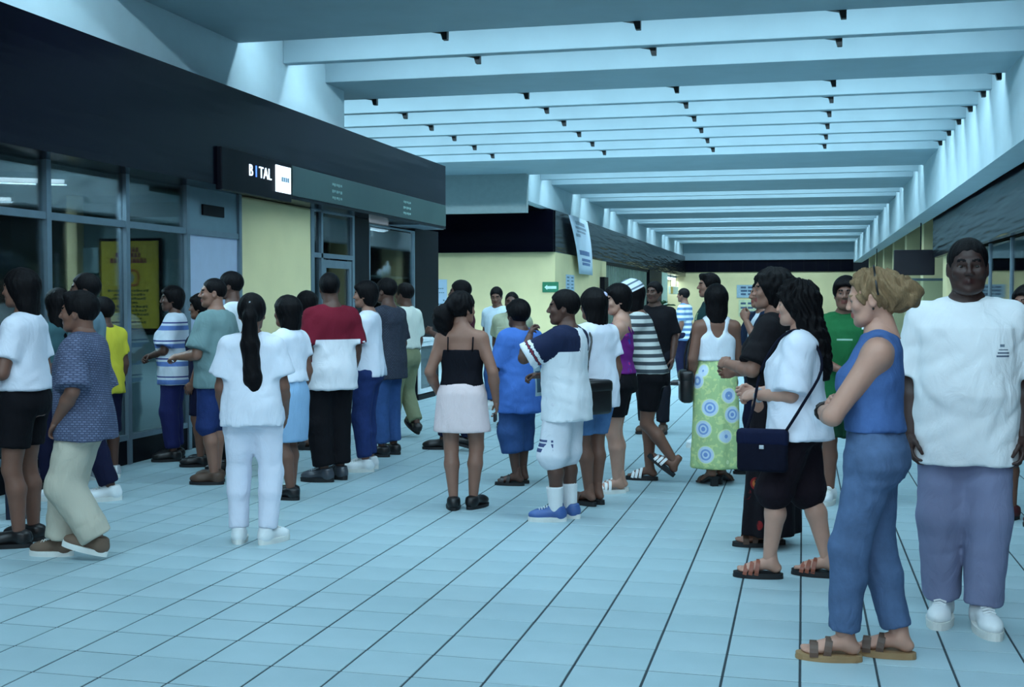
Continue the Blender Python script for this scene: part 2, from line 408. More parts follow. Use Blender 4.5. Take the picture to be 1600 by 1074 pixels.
ld = bpy.data.lights.new('display_fill', 'AREA'); ld.shape = 'RECTANGLE'; ld.size = .06; ld.size_y = 1.5; ld.energy = 16*LAMP_W; ld.color = LAMP_COL
lo = bpy.data.objects.new('display_fill', ld); COL.objects.link(lo); lo.parent = dl; lo.location = (0, 0, -.08); tag(dl, 'added fill lamp hidden above the display window', 'lamp')
def garment(x, y, z, col, label, w=.2):
    m = MB(); pts = [(-w*.35,0),(w*.35,0),(w*.42,.32),(w*.9,.26),(w*.98,.36),(w*.35,.5),(w*.12,.47),(-w*.12,.47),(-w*.35,.5),(-w*.98,.36),(-w*.9,.26),(-w*.42,.32)]
    m.prism([(y+a, z+b) for a, b in pts], 'x', x-.025, x+.025); o = m.build('displayed_shirt', plain('garment_'+label[:12], col, .8)); MB().tube([(x, y, z+.46), (x, y, 3.0)], .005, 6).build('hanger_cord', brk, o); tag(o, label, 'shirt'); return o
garment(-6.5, 16.35, 1.95, (150, 178, 186), 'pale shirt hanging at the left of the display window')
garment(-6.8, 16.85, 2.0, (176, 198, 206), 'white shirt hanging in the middle of the display window', .24)
for i, (y, hh, c) in enumerate(((17.35, .12, (206, 214, 218)), (17.55, .17, (170, 184, 200)), (17.72, .25, (200, 210, 222)), (16.2, .16, (196, 206, 214)))):
    m = MB(); m.tube([(-6.3, y, 1.84), (-6.3, y, 1.84+hh*.65), (-6.3, y, 1.84+hh*.75), (-6.3, y, 1.84+hh)], [.045, .045, .02, .018], 12)
    o = m.build('bottle', plain('bottle_%d' % i, c, .3), None, True)
    tag(o, ('short white bottle on the display shelf', 'middling blue grey bottle on the display shelf', 'tall pale bottle at the right end of the display shelf', 'round white jar at the left end of the display shelf')[i], 'bottle')
# low display cabinet standing at the shop corner
cb = empty('display_cabinet', (-5.72, 17.2, 0))
wl = plain('cabinet_white', (206, 216, 220), .4)
MB().box(-.28, .22, -.42, .42, .0, .07).build('plinth', black, cb); MB().box(-.28, .2, -.42, .42, .07, .86, bev=.008).build('carcass', black, cb)
MB().box(-.3, .25, -.46, .46, .86, .91, bev=.008).build('top', wl, cb)
dr = MB().box(.2, .225, -.40, -.32, .09, .86).box(.2, .225, .32, .40, .09, .86).box(.2, .225, -.32, .32, .79, .86).box(.2, .225, -.32, .32, .09, .16).build('door', wl, cb)
bx('pane', pane_m, .205, .212, -.32, .32, .16, .79, dr)
for i in range(3): MB().box(.201, .204, -.2, .22, .22+i*.19, .36+i*.19, bev=.001).build('printed_card', plain('card_%d' % i, ((120, 140, 142), (84, 110, 116), (140, 160, 158))[i], .5), cb)
m = MB().box(.201, .206, -.42, .42, .10, .13)
tag(cb, 'low white framed display cabinet with dark glass at the shop corner', 'cabinet')

# ---- cream block beyond the crossing
struct(bx('wall_block', yellow, -9.42, XL, 28.7, 36.5, 0, 2.64))
struct(bx('wall_recess_rear', black, -20, -9.42, 28.7, 28.9, 0, 3.0))
struct(bx('trim_4', dark_lam, -20, XL-.02, 28.55, 28.7, 2.64, 3.66))
struct(bx('trim_5', dark_wavy, -6.3, XL+.01, 28.68, 62, 2.64, 3.66))
fl = MB(); fl.prism([(29.0-.3, 3.66), (30.2, 3.66), (29.0-.3, 3.84)], 'x', -6.2, -6.16); o = fl.build('fascia_bracket', black); tag(o, 'dark wedge standing on top of the fascia corner', 'bracket')
nt_ = empty('price_notice', (-8.95, 28.69, 1.18)); paper = plain('notice_paper', (176, 200, 220), .6, .2, var=.03); ink = plain('notice_ink', (96, 124, 140), .7)
MB().box(-.30, .30, -.012, 0, 0, .8).build('sheet', paper, nt_)
m = MB(); q = [(.68, -.12, .1, .03), (.56, -.2, -.15, .05), (.56, -.08, .25, .025), (.46, -.2, -.15, .05), (.46, -.06, .25, .02), (.37, -.16, .12, .045), (.26, -.2, -.14, .06), (.26, -.08, .05, .04), (.26, .2, .28, .04), (.16, -.2, -.15, .05), (.16, -.08, .2, .04), (.07, -.2, -.15, .05), (.06, -.08, .26, .03)]
for z, a, b, hh in q:
    for i in range(max(1, int((b-a)/.05))): m.box(a+i*.05, a+i*.05+.038, -.014, -.012, z, z+hh)
m.build('print', ink, nt_); tag(nt_, 'large pale blue notice sheet with printed rows on the cream wall', 'notice')
ex = empty('exit_sign', (-6.01, 28.69, 1.66)); gr = plain('sign_green', (30, 120, 84), .4); wh = plain('sign_white', (200, 232, 220), .4)
MB().box(-.2, .2, -.02, 0, 0, .25, bev=.004).build('plate', gr, ex)
MB().prism([(-.15, .12), (-.08, .18), (-.08, .15), (.15, .15), (.15, .08), (-.08, .08), (-.08, .055)], 'y', -.024, -.02).build('arrow', wh, ex)
tag(ex, 'green emergency exit plate with a white arrow on the cream wall', 'sign')
n2 = empty('paper_notice', (XL+.004, 30.6, 1.7))
MB().box(0, .01, -.55, -.03, 0, .42).build('sheet', paper, n2); MB().box(0, .01, .03, .55, 0, .42).build('sheet', paper, n2)
m = MB()
for y in (-.45, .13):
    for r in range(4): m.box(.01, .012, y, y+.3, .06+r*.09, .1+r*.09)
m.build('print', ink, n2); tag(n2, 'two small papers taped side by side on the cream wall past its corner', 'notice')
sp = bx('wall_speaker', black, XL, XL+.15, 35.3, 36.0, 1.4, 2.15, bev=.01); tag(sp, 'tall black box fixed at the far edge of the cream wall', 'speaker')
# hanging banner
ban = empty('banner', (XL+.12, 31.2, 2.16)); bcloth = plain('banner_cloth', (196, 214, 228), .7, .2, var=.03)
def bpt(u, v, off=0):    # u across, v down from the top; hangs askew and billows a little
    y = -1.4+2.85*u+v*(1.45-.6*u); return (off+.05*math.sin(3*v)+.03*math.sin(5*u), y, 1.47*(1-v))
def sheet(u0, u1, v0, v1, off, n=6):
    vv = [bpt(u0+(u1-u0)*i/n, v0+(v1-v0)*j/n, off) for j in range(n+1) for i in range(n+1)]; vv2 = [bpt(u0+(u1-u0)*i/n, v0+(v1-v0)*j/n, off-.004) for j in range(n+1) for i in range(n+1)]
    N_ = (n+1)**2; f = [(j*(n+1)+i, j*(n+1)+i+1, (j+1)*(n+1)+i+1, (j+1)*(n+1)+i) for j in range(n) for i in range(n)]
    ring = [i for i in range(n)] + [j*(n+1)+n for j in range(n)] + [n*(n+1)+n-i for i in range(n)] + [(n-j)*(n+1) for j in range(n)]
    side = [(ring[i], ring[(i+1) % len(ring)], ring[(i+1) % len(ring)]+N_, ring[i]+N_) for i in range(len(ring))]
    return vv+vv2, f+[tuple(N_+k for k in q) for q in f]+side
MB().add(*sheet(0, 1, 0, 1, 0)).build('cloth', bcloth, ban, True)
m = MB()
for u0, u1, v0, v1 in ((.2, .75, .08, .14), (.15, .8, .17, .21), (.2, .7, .24, .27), (.1, .3, .3, .35)): m.add(*sheet(u0, u1, v0, v1, .006, 3))
m.build('print_grey', plain('banner_grey', (140, 156, 172), .7), ban)
m = MB()
for u0, u1, v0, v1 in ((.12, .8, .58, .66), (.2, .85, .72, .77), (.2, .8, .79, .84)): m.add(*sheet(u0, u1, v0, v1, .006, 3))
m.build('print_blue', plain('banner_blue', (92, 118, 158), .7), ban)
MB().tube([(-.13, -1.35, 1.46), (.02, -1.35, 1.46)], .008, 6).tube([(-.13, 1.3, 1.46), (.05, 1.3, 1.46)], .008, 6).build('cord', brk, ban)
tag(ban, 'white cloth banner with blue and grey print hanging askew by the cream corner', 'banner')
# far left shopfronts: slatted screen, black pier, lit opening
w3 = struct(empty('window_3', (XL-.1, 42, 0)))
bx('frame', black, -.05, .05, -5.4, 5.2, 0, .3, w3); bx('frame', black, -.05, .05, -5.4, 5.2, 2.55, 2.64, w3)
sl = plain('blind_slat', (110, 130, 118), .6)
for i in range(26): bx('slat', sl, -.02, .02, -5.35+i*.4, -5.12+i*.4, .3, 2.55, w3)
bx('backing', black, -.14, -.1, -5.4, 5.2, .3, 2.55, w3)
p4 = bx('far_pier', black, -6.3, XL, 47.2, 51.4, 0, 2.64, bev=.01); tag(p4, 'wide black pier far along the left side of the corridor', 'column')
pale = plain('pale_green_wall', (176, 200, 184), .6)
p5 = bx('far_pier', pale, -6.3, XL, 51.4, 53.6, 0, 2.64, bev=.01); tag(p5, 'pale green pier next to the lit shop opening', 'column')
struct(bx('wall_far_shop', int_wall, -10, -9.9, 53.6, 62, 0, 2.64)); struct(bx('ceiling_far_shop', white2, -10, -6.3, 51.4, 62, 2.62, 2.7))
fl2 = empty('far_lamp', (-6.5, 58.5, 2.62)); MB().box(-.15, .15, -4.3, 4.3, -.06, 0).build('housing', white, fl2); MB().box(-.12, .12, -4.2, 4.2, -.16, -.06).build('diffuser', emit('far_glow', (235, 250, 255), 2.6), fl2)
ld = bpy.data.lights.new('far_glow', 'AREA'); ld.shape = 'RECTANGLE'; ld.size = .2; ld.size_y = 8; ld.energy = 60*LAMP_W; ld.color = LAMP_COL
lo = bpy.data.objects.new('far_glow', ld); COL.objects.link(lo); lo.parent = fl2; lo.location = (0, 0, -.18)
tag(fl2, 'bright fluorescent lamp in the far shop opening', 'lamp')
fs = empty('far_shop_sign', (XL-.1, 57.5, 1.72)); MB().box(-.1, 0, -1.6, 1.8, 0, .36, bev=.02).build('sign_box', plain('far_sign_white', (206, 216, 196), .5), fs)
MB().box(0, .01, -1.58, -.7, .02, .34).build('yellow_block', plain('far_sign_yellow', (216, 176, 60), .5), fs); MB().tube([(-.05, -1.2, .36), (-.05, -1.2, .9)], .015, 6).tube([(-.05, 1.2, .36), (-.05, 1.2, .9)], .015, 6).build('rod', brk, fs); tag(fs, 'small white and yellow sign in the far shop opening', 'sign')
# end wall posters
for i, (x0, x1, z0, z1, c, lb) in enumerate(((-3.3, -1.5, 1.55, 2.2, (150, 176, 190), 'pale blue banner on the cream end wall'), (-3.2, -1.6, .6, 1.45, (196, 206, 170), 'cream poster below the banner on the end wall'))):
    o = empty('end_poster', ((x0+x1)/2, 61.98, z0)); MB().box(-(x1-x0)/2, (x1-x0)/2, -.03, 0, 0, z1-z0).build('sheet', plain('end_poster_%d' % i, c, .6), o)
    m = MB()
    for r in range(3):
        for q in range(4): m.box(-.7+q*.36, -.44+q*.36+.06*((q+r) % 2), -.036, -.03, (z1-z0)*(.2+.26*r), (z1-z0)*(.2+.26*r)+.1)
    m.build('print', plain('end_poster_ink', (60, 84, 110), .6), o); tag(o, lb, 'poster')
# plant at the far opening
lf = plain('leaf_green', (52, 92, 58), .5, .4, var=.3); pl = empty('potted_plant', (-5.3, 46.5, 0))
m = MB(); m.tube([(0,0,0),(0,0,.05),(0,0,.45),(0,0,.5)], [.2,.22,.3,.31], 16); m.build('pot', plain('pot_clay', (110, 96, 84), .7), pl, True)
m = MB(); m.tube([(0,0,.4),(.02,0,.8),(0,.02,1.2)], [.03,.025,.015], 6); m.build('stem', plain('stem_brown', (74, 70, 50), .7), pl)
for i in range(34):
    a = i*2.4; el = .2+.9*((i*37) % 17)/17; L = .42+.2*((i*13) % 7)/7; z0 = .6+.75*i/34; d = Vector((math.cos(a)*math.cos(el), math.sin(a)*math.cos(el), math.sin(el)*.7)); s_ = Vector((-math.sin(a), math.cos(a), 0))
    p0 = Vector((0,0,z0)); pts = [p0, p0+d*L*.35+s_*.07, p0+d*L*.8+s_*.05-Vector((0,0,.05)), p0+d*L-Vector((0,0,.14)), p0+d*L*.8-s_*.05-Vector((0,0,.05)), p0+d*L*.35-s_*.07]
    MB().add(pts, [(0,1,2,3),(0,3,4,5)]).build('leaf', lf, pl)
tag(pl, 'leafy green potted plant by the far lit opening', 'plant')

# ---- right side: columns, rippled dark fascia, shop glazing, hanging sign
struct(bx('trim_6', dark_wavy, 2.88, 3.0, -8, 29.1, 2.44, 3.34))
struct(bx('wall_right_upper', black, 3.6, 3.7, -8, 62, 2.4, ZT))
for i in range(7):
    y = 27.4+5.2*i
    o = bx('column', yellow, 3.0, 3.6, y, y+.7, 0, 4.6, bev=.015); tag(o, 'cream column on the right side, %s past the end of the dark fascia' % ordn[i], 'column', 'cream columns along the right side')
w4 = struct(empty('window_4', (3.1, 14, 0)))
for i in range(13):
    y = -12+i*2.2
    bx('mullion', alu, -.03, .03, y, y+.06, 0, 2.44, w4)
    if i < 12: bx('pane', pane_m, -.004, .004, y+.06, y+2.2, .2, 2.44, w4)
bx('kick_plate', black, -.03, .03, -12, 14.4, 0, .2, w4)
struct(bx('wall_right_shop', plain('dark_shop', (30, 34, 44), .6), 6.0, 6.1, -8, 28, 0, 2.6))
ra = empty('clothes_rack', (3.9, 22.5, 0)); m = MB(); m.tube([(0,-2,0),(0,-2,1.6),(0,2,1.6),(0,2,0)], .02, 8); m.build('rail', alu, ra)
for i in range(14):
    c = ((60, 70, 90), (120, 130, 150), (40, 44, 60), (150, 150, 160))[i % 4]
    m = MB(); y = -1.8+i*.27; m.prism([(-.18, .7), (.18, .7), (.22, 1.4), (.03, 1.54), (-.03, 1.54), (-.22, 1.4)], 'y', y, y+.06); m.build('garment', plain('rack_cloth_%d' % (i % 4), c, .8), ra)
tag(ra, 'clothes rack behind the glass of the right hand shop', 'rack')
hs = empty('hanging_sign', (2.55, 30, 2.06)); MB().box(-.46, .46, -.12, .12, 0, .6, bev=.015).build('sign_box', plain('sign_black', (22, 16, 28), .45), hs)
MB().tube([(.15, 0, .6), (.15, 0, 1.245)], .015, 6).build('rod', brk, hs); tag(hs, 'dark rectangular sign hanging over the right side of the corridor', 'sign')
d3 = struct(empty('door_3', (3.0, 31.0, 0)))
bx('frame', alu, -1.0, -.92, -.03, .03, 0, 2.0, d3); bx('frame', alu, .5, .58, -.03, .03, 0, 2.0, d3); bx('frame', alu, -.92, .5, -.03, .03, 1.94, 2.0, d3); bx('pane', pane_m, -.92, .5, -.004, .004, .05, 1.94, d3)
s2 = bx('hanging_speaker', black, 2.35, 2.75, 44.8, 45.2, 1.75, 2.35, bev=.02); tag(s2, 'small black loudspeaker box at the far right of the corridor', 'speaker')
MB().tube([(2.55, 45, 2.35), (2.55, 45, 3.35)], .015, 6).build('pole', brk, s2)

# ================================================================ PEOPLE
# Bodies and clothes are signed distance fields meshed with surface nets: every body one continuous surface.
class Field:
    def __init__(s, lo, hi, vs):
        s.lo = np.array(lo, np.float32)-2*vs; s.vs = vs
        n = np.ceil((np.array(hi)+2*vs-s.lo)/vs).astype(int)+1
        s.ax = [s.lo[i]+vs*np.arange(n[i], dtype=np.float32) for i in range(3)]
        s.F = np.full(n, 1.0, np.float32)
    def sl(s, lo, hi, m):
        r = []
        for i in range(3):
            a = max(0, int((lo[i]-m-s.lo[i])/s.vs)); b = min(len(s.ax[i]), int((hi[i]+m-s.lo[i])/s.vs)+2); r.append(slice(a, max(a, b)))
        return tuple(r)
    def g(s, q): return s.ax[0][q[0]][:, None, None], s.ax[1][q[1]][None, :, None], s.ax[2][q[2]][None, None, :]
    def put(s, q, d, k, sub=False):
        A = s.F[q]
        if sub:
            d = -d; h = np.maximum(k-np.abs(A-d), 0)/k; s.F[q] = np.maximum(A, d)+h*h*k*.25
        else:
            h = np.maximum(k-np.abs(A-d), 0)/k; s.F[q] = np.minimum(A, d)-h*h*k*.25
    def cone(s, a, b, ra, rb, k=.02, flat=False, flata=False, sub=False):
        a = np.array(a, float); b = np.array(b, float); R = max(ra, rb)
        q = s.sl(np.minimum(a, b)-R, np.maximum(a, b)+R, k+2*s.vs); x, y, z = s.g(q)
        u = b-a; L2 = float(u@u)+1e-12
        dx, dy, dz = x-a[0], y-a[1], z-a[2]
        t = (dx*u[0]+dy*u[1]+dz*u[2])/L2; tc = np.clip(t, 0, 1)
        d = np.sqrt((dx-tc*u[0])**2+(dy-tc*u[1])**2+(dz-tc*u[2])**2)-(ra+(rb-ra)*tc)
        if flat: d = np.maximum(d, (t-1)*math.sqrt(L2))
        if flata: d = np.maximum(d, -t*math.sqrt(L2))
        s.put(q, d, k, sub)
    def ell(s, c, r, k=.02, sub=False):
        c = np.array(c, float); r = np.array(r, float)
        q = s.sl(c-r, c+r, k+2*s.vs); x, y, z = s.g(q)
        X, Y, Z = (x-c[0]), (y-c[1]), (z-c[2])
        k0 = np.sqrt((X/r[0])**2+(Y/r[1])**2+(Z/r[2])**2); k1 = np.sqrt((X/r[0]**2)**2+(Y/r[1]**2)**2+(Z/r[2]**2)**2)+1e-6
        s.put(q, k0*(k0-1)/k1, k, sub)
    def loft(s, rings, k=.02, fold=None, n=2.0):
        """rings: (z, cx, cy, rx, ry) from bottom to top, cut flat at both ends"""
        R = np.array(rings, float); m = max(R[:, 3].max(), R[:, 4].max())*1.25
        q = s.sl((R[:, 1].min()-m, R[:, 2].min()-m, R[0, 0]), (R[:, 1].max()+m, R[:, 2].max()+m, R[-1, 0]), k+2*s.vs)
        x, y, z = s.g(q); zz = s.ax[2][q[2]]
        ip = lambda i: np.interp(zz, R[:, 0], R[:, i]).astype(np.float32)[None, None, :]
        cx, cy, rx, ry = ip(1), ip(2), ip(3), ip(4); X = (x-cx)/rx; Y = (y-cy)/ry
        p = np.sqrt(X*X+Y*Y) if n == 2 else (np.abs(X)**n+np.abs(Y)**n)**(1/n)
        if fold is not None:
            th = np.arctan2(Y, X); t = np.clip((R[-1, 0]-z)/(R[-1, 0]-R[0, 0]), 0, 1); p = p/(1+fold(th, t))
        d = (p-1)*np.minimum(rx, ry); d = np.maximum(d, np.maximum(R[0, 0]-z, z-R[-1, 0]))
        s.put(q, d, k)
    def wrinkle(s, amp, f, seed, zf=None):
        r = np.random.default_rng(seed); x, y, z = s.ax[0][:, None, None], s.ax[1][None, :, None], s.ax[2][None, None, :]
        n = 0
        for i in range(3):
            v = r.normal(size=3); v /= np.linalg.norm(v); v[2] *= 1.3; ph = r.uniform(0, 6.28, 2); ff = f*(1+.6*i)
            w2 = r.normal(size=3); n = n+(.6-np.abs(np.sin(.5*ff*(v[0]*x+v[1]*y+v[2]*z)+ph[0]+1.5*np.sin(ff*.4*(w2[0]*x+w2[1]*y+w2[2]*z)+ph[1]))))*1.7/(1+.4*i)
        if zf is not None: n = n*zf(z)
        s.F += (amp*.6*n).astype(np.float32)
    def cut_above(s, a, nrm):
        """remove everything on the side nrm points to"""
        x, y, z = s.ax[0][:, None, None], s.ax[1][None, :, None], s.ax[2][None, None, :]
        s.F = np.maximum(s.F, (x-a[0])*nrm[0]+(y-a[1])*nrm[1]+(z-a[2])*nrm[2])
    def mesh(s):
        F = s.F; S = F < 0
        off = [(i, j, k) for i in (0, 1) for j in (0, 1) for k in (0, 1)]
        nx, ny, nz = F.shape
        cnt = np.zeros((nx-1, ny-1, nz-1), np.int8)
        for i, j, k in off: cnt += S[i:nx-1+i, j:ny-1+j, k:nz-1+k]
        act = (cnt > 0) & (cnt < 8); ids = np.argwhere(act)
        idx = np.full(act.shape, -1, np.int32); idx[act] = np.arange(len(ids))
        V = np.stack([F[ids[:, 0]+i, ids[:, 1]+j, ids[:, 2]+k] for i, j, k in off], 1)
        pos = np.zeros((len(ids), 3), np.float32); c = np.zeros(len(ids), np.float32); O = np.array(off, np.float32)
        for a in range(8):
            for b in range(a+1, 8):
                if np.abs(O[a]-O[b]).sum() != 1: continue
                m = (V[:, a] < 0) != (V[:, b] < 0); t = np.where(m, V[:, a]/np.where(m, V[:, a]-V[:, b], 1), 0)
                pos += m[:, None]*(O[a]+t[:, None]*(O[b]-O[a])); c += m
        v = s.lo+(ids+pos/np.maximum(c, 1)[:, None])*s.vs
        fs = []
        for ax in range(3):
            u, w_ = (ax+1) % 3, (ax+2) % 3
            sa = [slice(None)]*3; sb = [slice(None)]*3
            sa[ax] = slice(0, -1); sb[ax] = slice(1, None)
            for t in (u, w_): sa[t] = slice(1, -1); sb[t] = slice(1, -1)
            A, B = S[tuple(sa)], S[tuple(sb)]
            for flip, M in ((False, A & ~B), (True, ~A & B)):
                e = np.argwhere(M); e[:, u] += 1; e[:, w_] += 1
                if not len(e): continue
                du = np.zeros(3, int); du[u] = 1; dw = np.zeros(3, int); dw[w_] = 1
                q = [e-du-dw, e-dw, e, e-du]; qi = [idx[p[:, 0], p[:, 1], p[:, 2]] for p in q]
                if flip: qi = qi[::-1]
                fs.append(np.stack(qi, 1))
        return v, np.concatenate(fs)
def relax(v, f, it=1, lam=.5):
    e = np.concatenate([f[:, [0, 1]], f[:, [1, 2]], f[:, [2, 3]], f[:, [3, 0]]]); n = len(v)
    deg = np.bincount(e.ravel(), minlength=n)[:, None]+1e-6
    for _ in range(it):
        s = np.zeros_like(v)
        for c in range(3): s[:, c] = np.bincount(e[:, 0], v[e[:, 1], c], n)+np.bincount(e[:, 1], v[e[:, 0], c], n)
        v = v+lam*(s/deg-v)
    return v
def np_mesh(name, v, f, mi=None):
    me = bpy.data.meshes.new(name); n, m = len(v), len(f)
    me.vertices.add(n); me.vertices.foreach_set('co', np.asarray(v, np.float32).ravel())
    me.loops.add(4*m); me.loops.foreach_set('vertex_index', np.asarray(f, np.int32).ravel())
    me.polygons.add(m); me.polygons.foreach_set('loop_start', np.arange(0, 4*m, 4, dtype=np.int32))
    if mi is not None: me.polygons.foreach_set('material_index', np.asarray(mi, np.int32))
    me.update(calc_edges=True); me.shade_smooth(); return me

# ---- templates: heads, hands, feet ------------------------------------------------
def uvball(c, r, n=12):
    v = []; f = []
    for i in range(n+1):
        for j in range(n):
            a = PI*i/n; b = 2*PI*j/n; v.append((c[0]+r*math.sin(a)*math.cos(b), c[1]+r*math.cos(a), c[2]+r*math.sin(a)*math.sin(b)))
    for i in range(n):
        for j in range(n): f.append((i*n+j, (i+1)*n+j, (i+1)*n+(j+1) % n, i*n+(j+1) % n))
    return np.array(v, np.float32), np.array(f, np.int32)
_T = {}
def head_t(sex, fine):
    key = ('head', sex, fine)
    if key in _T: return _T[key]
    F = Field((-.095, -.13, -.19), (.095, .14, .125), .0046 if fine else .0066)
    j = 1.0 if sex == 'm' else .93
    F.ell((0, -.014, .028), (.076, .096, .087), .02)
    F.ell((0, .028, -.04), (.058*j, .06, .072), .035)
    F.cone((-.03*j, .052, -.088), (.03*j, .052, -.088), .02, .02, .035)
    F.ell((0, .068, -.098), (.02*j, .018, .016), .025)
    F.cone((-.056*j, .0, -.03), (-.045*j, .03, -.08), .018, .014, .03); F.cone((.056*j, .0, -.03), (.045*j, .03, -.08), .018, .014, .03)
    F.cone((-.034, .078, .022), (.034, .078, .022), .011, .011, .02)
    for s in (-1, 1):
        F.ell((s*.040, .064, -.024), (.022, .02, .02), .025)
        F.ell((s*.031, .098, .002), (.017, .016, .012), .014, sub=True)
        F.cone((s*.017, .084, .010), (s*.044, .078, .009), .0045, .004, .006)
        F.ell((s*.078, -.008, -.010), (.010, .019, .031), .008); F.ell((s*.086, -.004, -.008), (.006, .010, .018), .006, sub=True)
        F.ell((s*.0115, .098, -.030), (.0085, .011, .008), .007)
    F.cone((0, .087, .014), (0, .108 if sex == 'm' else .103, -.024), .007, .0105 if sex == 'm' else .009, .012)
    for z, r, y in ((-.055, .0055, .0885), (-.066, .0065, .0875)):
        F.cone((-.021, y-.012, z-.002), (0, y, z), r*.7, r, .008); F.cone((.021, y-.012, z-.002), (0, y, z), r*.7, r, .008)
    F.cone((0, -.024, -.05), (0, -.045, -.20), .056 if sex == 'm' else .047, .058 if sex == 'm' else .050, .03)
    v, f = F.mesh(); v = relax(v, f, 1, .35)
    c = v[f].mean(1); mi = np.zeros(len(f), int)
    lip = (c[:, 1] > .072) & (np.abs(c[:, 0]) < .024) & (c[:, 2] > -.074) & (c[:, 2] < -.049); mi[lip] = 1
    br = (c[:, 1] > .068) & (np.abs(c[:, 0]) > .012) & (np.abs(c[:, 0]) < .047) & (np.abs(c[:, 2]-(.024+.004*(1-np.abs(np.abs(c[:, 0])-.03)/.018))) < (.0055 if sex == 'm' else .004)); mi[br] = 4
    VV, FF, MM = [v], [f], [mi]; n = len(v)
    for s in (-1, 1):
        ev, ef = uvball((s*.031, .0745, .001), .0115); ev = (ev-np.array((s*.031, .0745, .001)))*np.array((1, 1, .62))+np.array((s*.031, .0745, .001)); ec = ev[ef].mean(1); en = ec-np.array((s*.031, .0745, .001))
        em = np.where(en[:, 1] > .0085, 3, 2); VV.append(ev); FF.append(ef+n); MM.append(em); n += len(ev)
    _T[key] = (np.concatenate(VV), np.concatenate(FF), np.concatenate(MM)); return _T[key]
def hand_t(curl, fine):
    """right hand hanging: fingers -z, palm facing -x, thumb +y"""
    key = ('hand', curl, fine)
    if key in _T: return _T[key]
    F = Field((-.085, -.06, -.20), (.04, .085, .03), .0042 if fine else .0062)
    F.cone((0, 0, .02), (0, 0, -.02), .024, .022, .02); F.ell((0, .002, -.05), (.015, .040, .045), .02)
    F.ell((-.006, .028, -.04), (.014, .016, .030), .015)
    fl = (.072, .080, .074, .058); fy = (.029, .010, -.010, -.029)
    for i in range(4):
        p = np.array((0., fy[i], -.083 + .004*abs(i-1))); a = .15+curl*.55; r = .0085 if i < 3 else .0072; L = fl[i]
        for sgm, fr in enumerate((.44, .31, .25)):
            d = np.array((-math.sin(a), fy[i]*1.2*(1-curl), -math.cos(a))); d /= np.linalg.norm(d); q = p+d*L*fr
            F.cone(p, q, r, r*.92, .004); p = q; r *= .92; a += curl*1.15+.12
    p = np.array((-.004, .03, -.025)); a = .5*curl
    for L, r in ((.036, .0115), (.032, .0095), (.024, .0085)):
        d = np.array((-.25-.75*curl*.6, .75-a, -.75)); d /= np.linalg.norm(d); q = p+d*L; F.cone(p, q, r, r*.92, .006); p = q; a += .28+.4*curl
    v, f = F.mesh(); _T[key] = (relax(v, f, 1, .3), f); return _T[key]
def foot_t(fine):
    key = ('foot', fine)
    if key in _T: return _T[key]
    F = Field((-.06, -.08, -.005), (.06, .2, .13), .0055 if fine else .0075)
    F.ell((0, -.035, .028), (.029, .034, .028), .02); F.cone((0, -.012, .12), (0, -.012, .06), .031, .034, .02); F.cone((0, -.005, .055), (0, .10, .026), .036, .026, .025)
    F.ell((.002, .105, .020), (.042, .045, .019), .02)
    for i, (x, y, r) in enumerate(((-.028, .165, .0125), (-.009, .166, .0098), (.008, .160, .0092), (.023, .150, .0088), (.036, .137, .0082))): F.cone((x*.9, .115, .015), (x, y, r), r, r, .006)
    v, f = F.mesh(); v[:, 2] = np.maximum(v[:, 2], 0); _T[key] = (v, f); return _T[key]

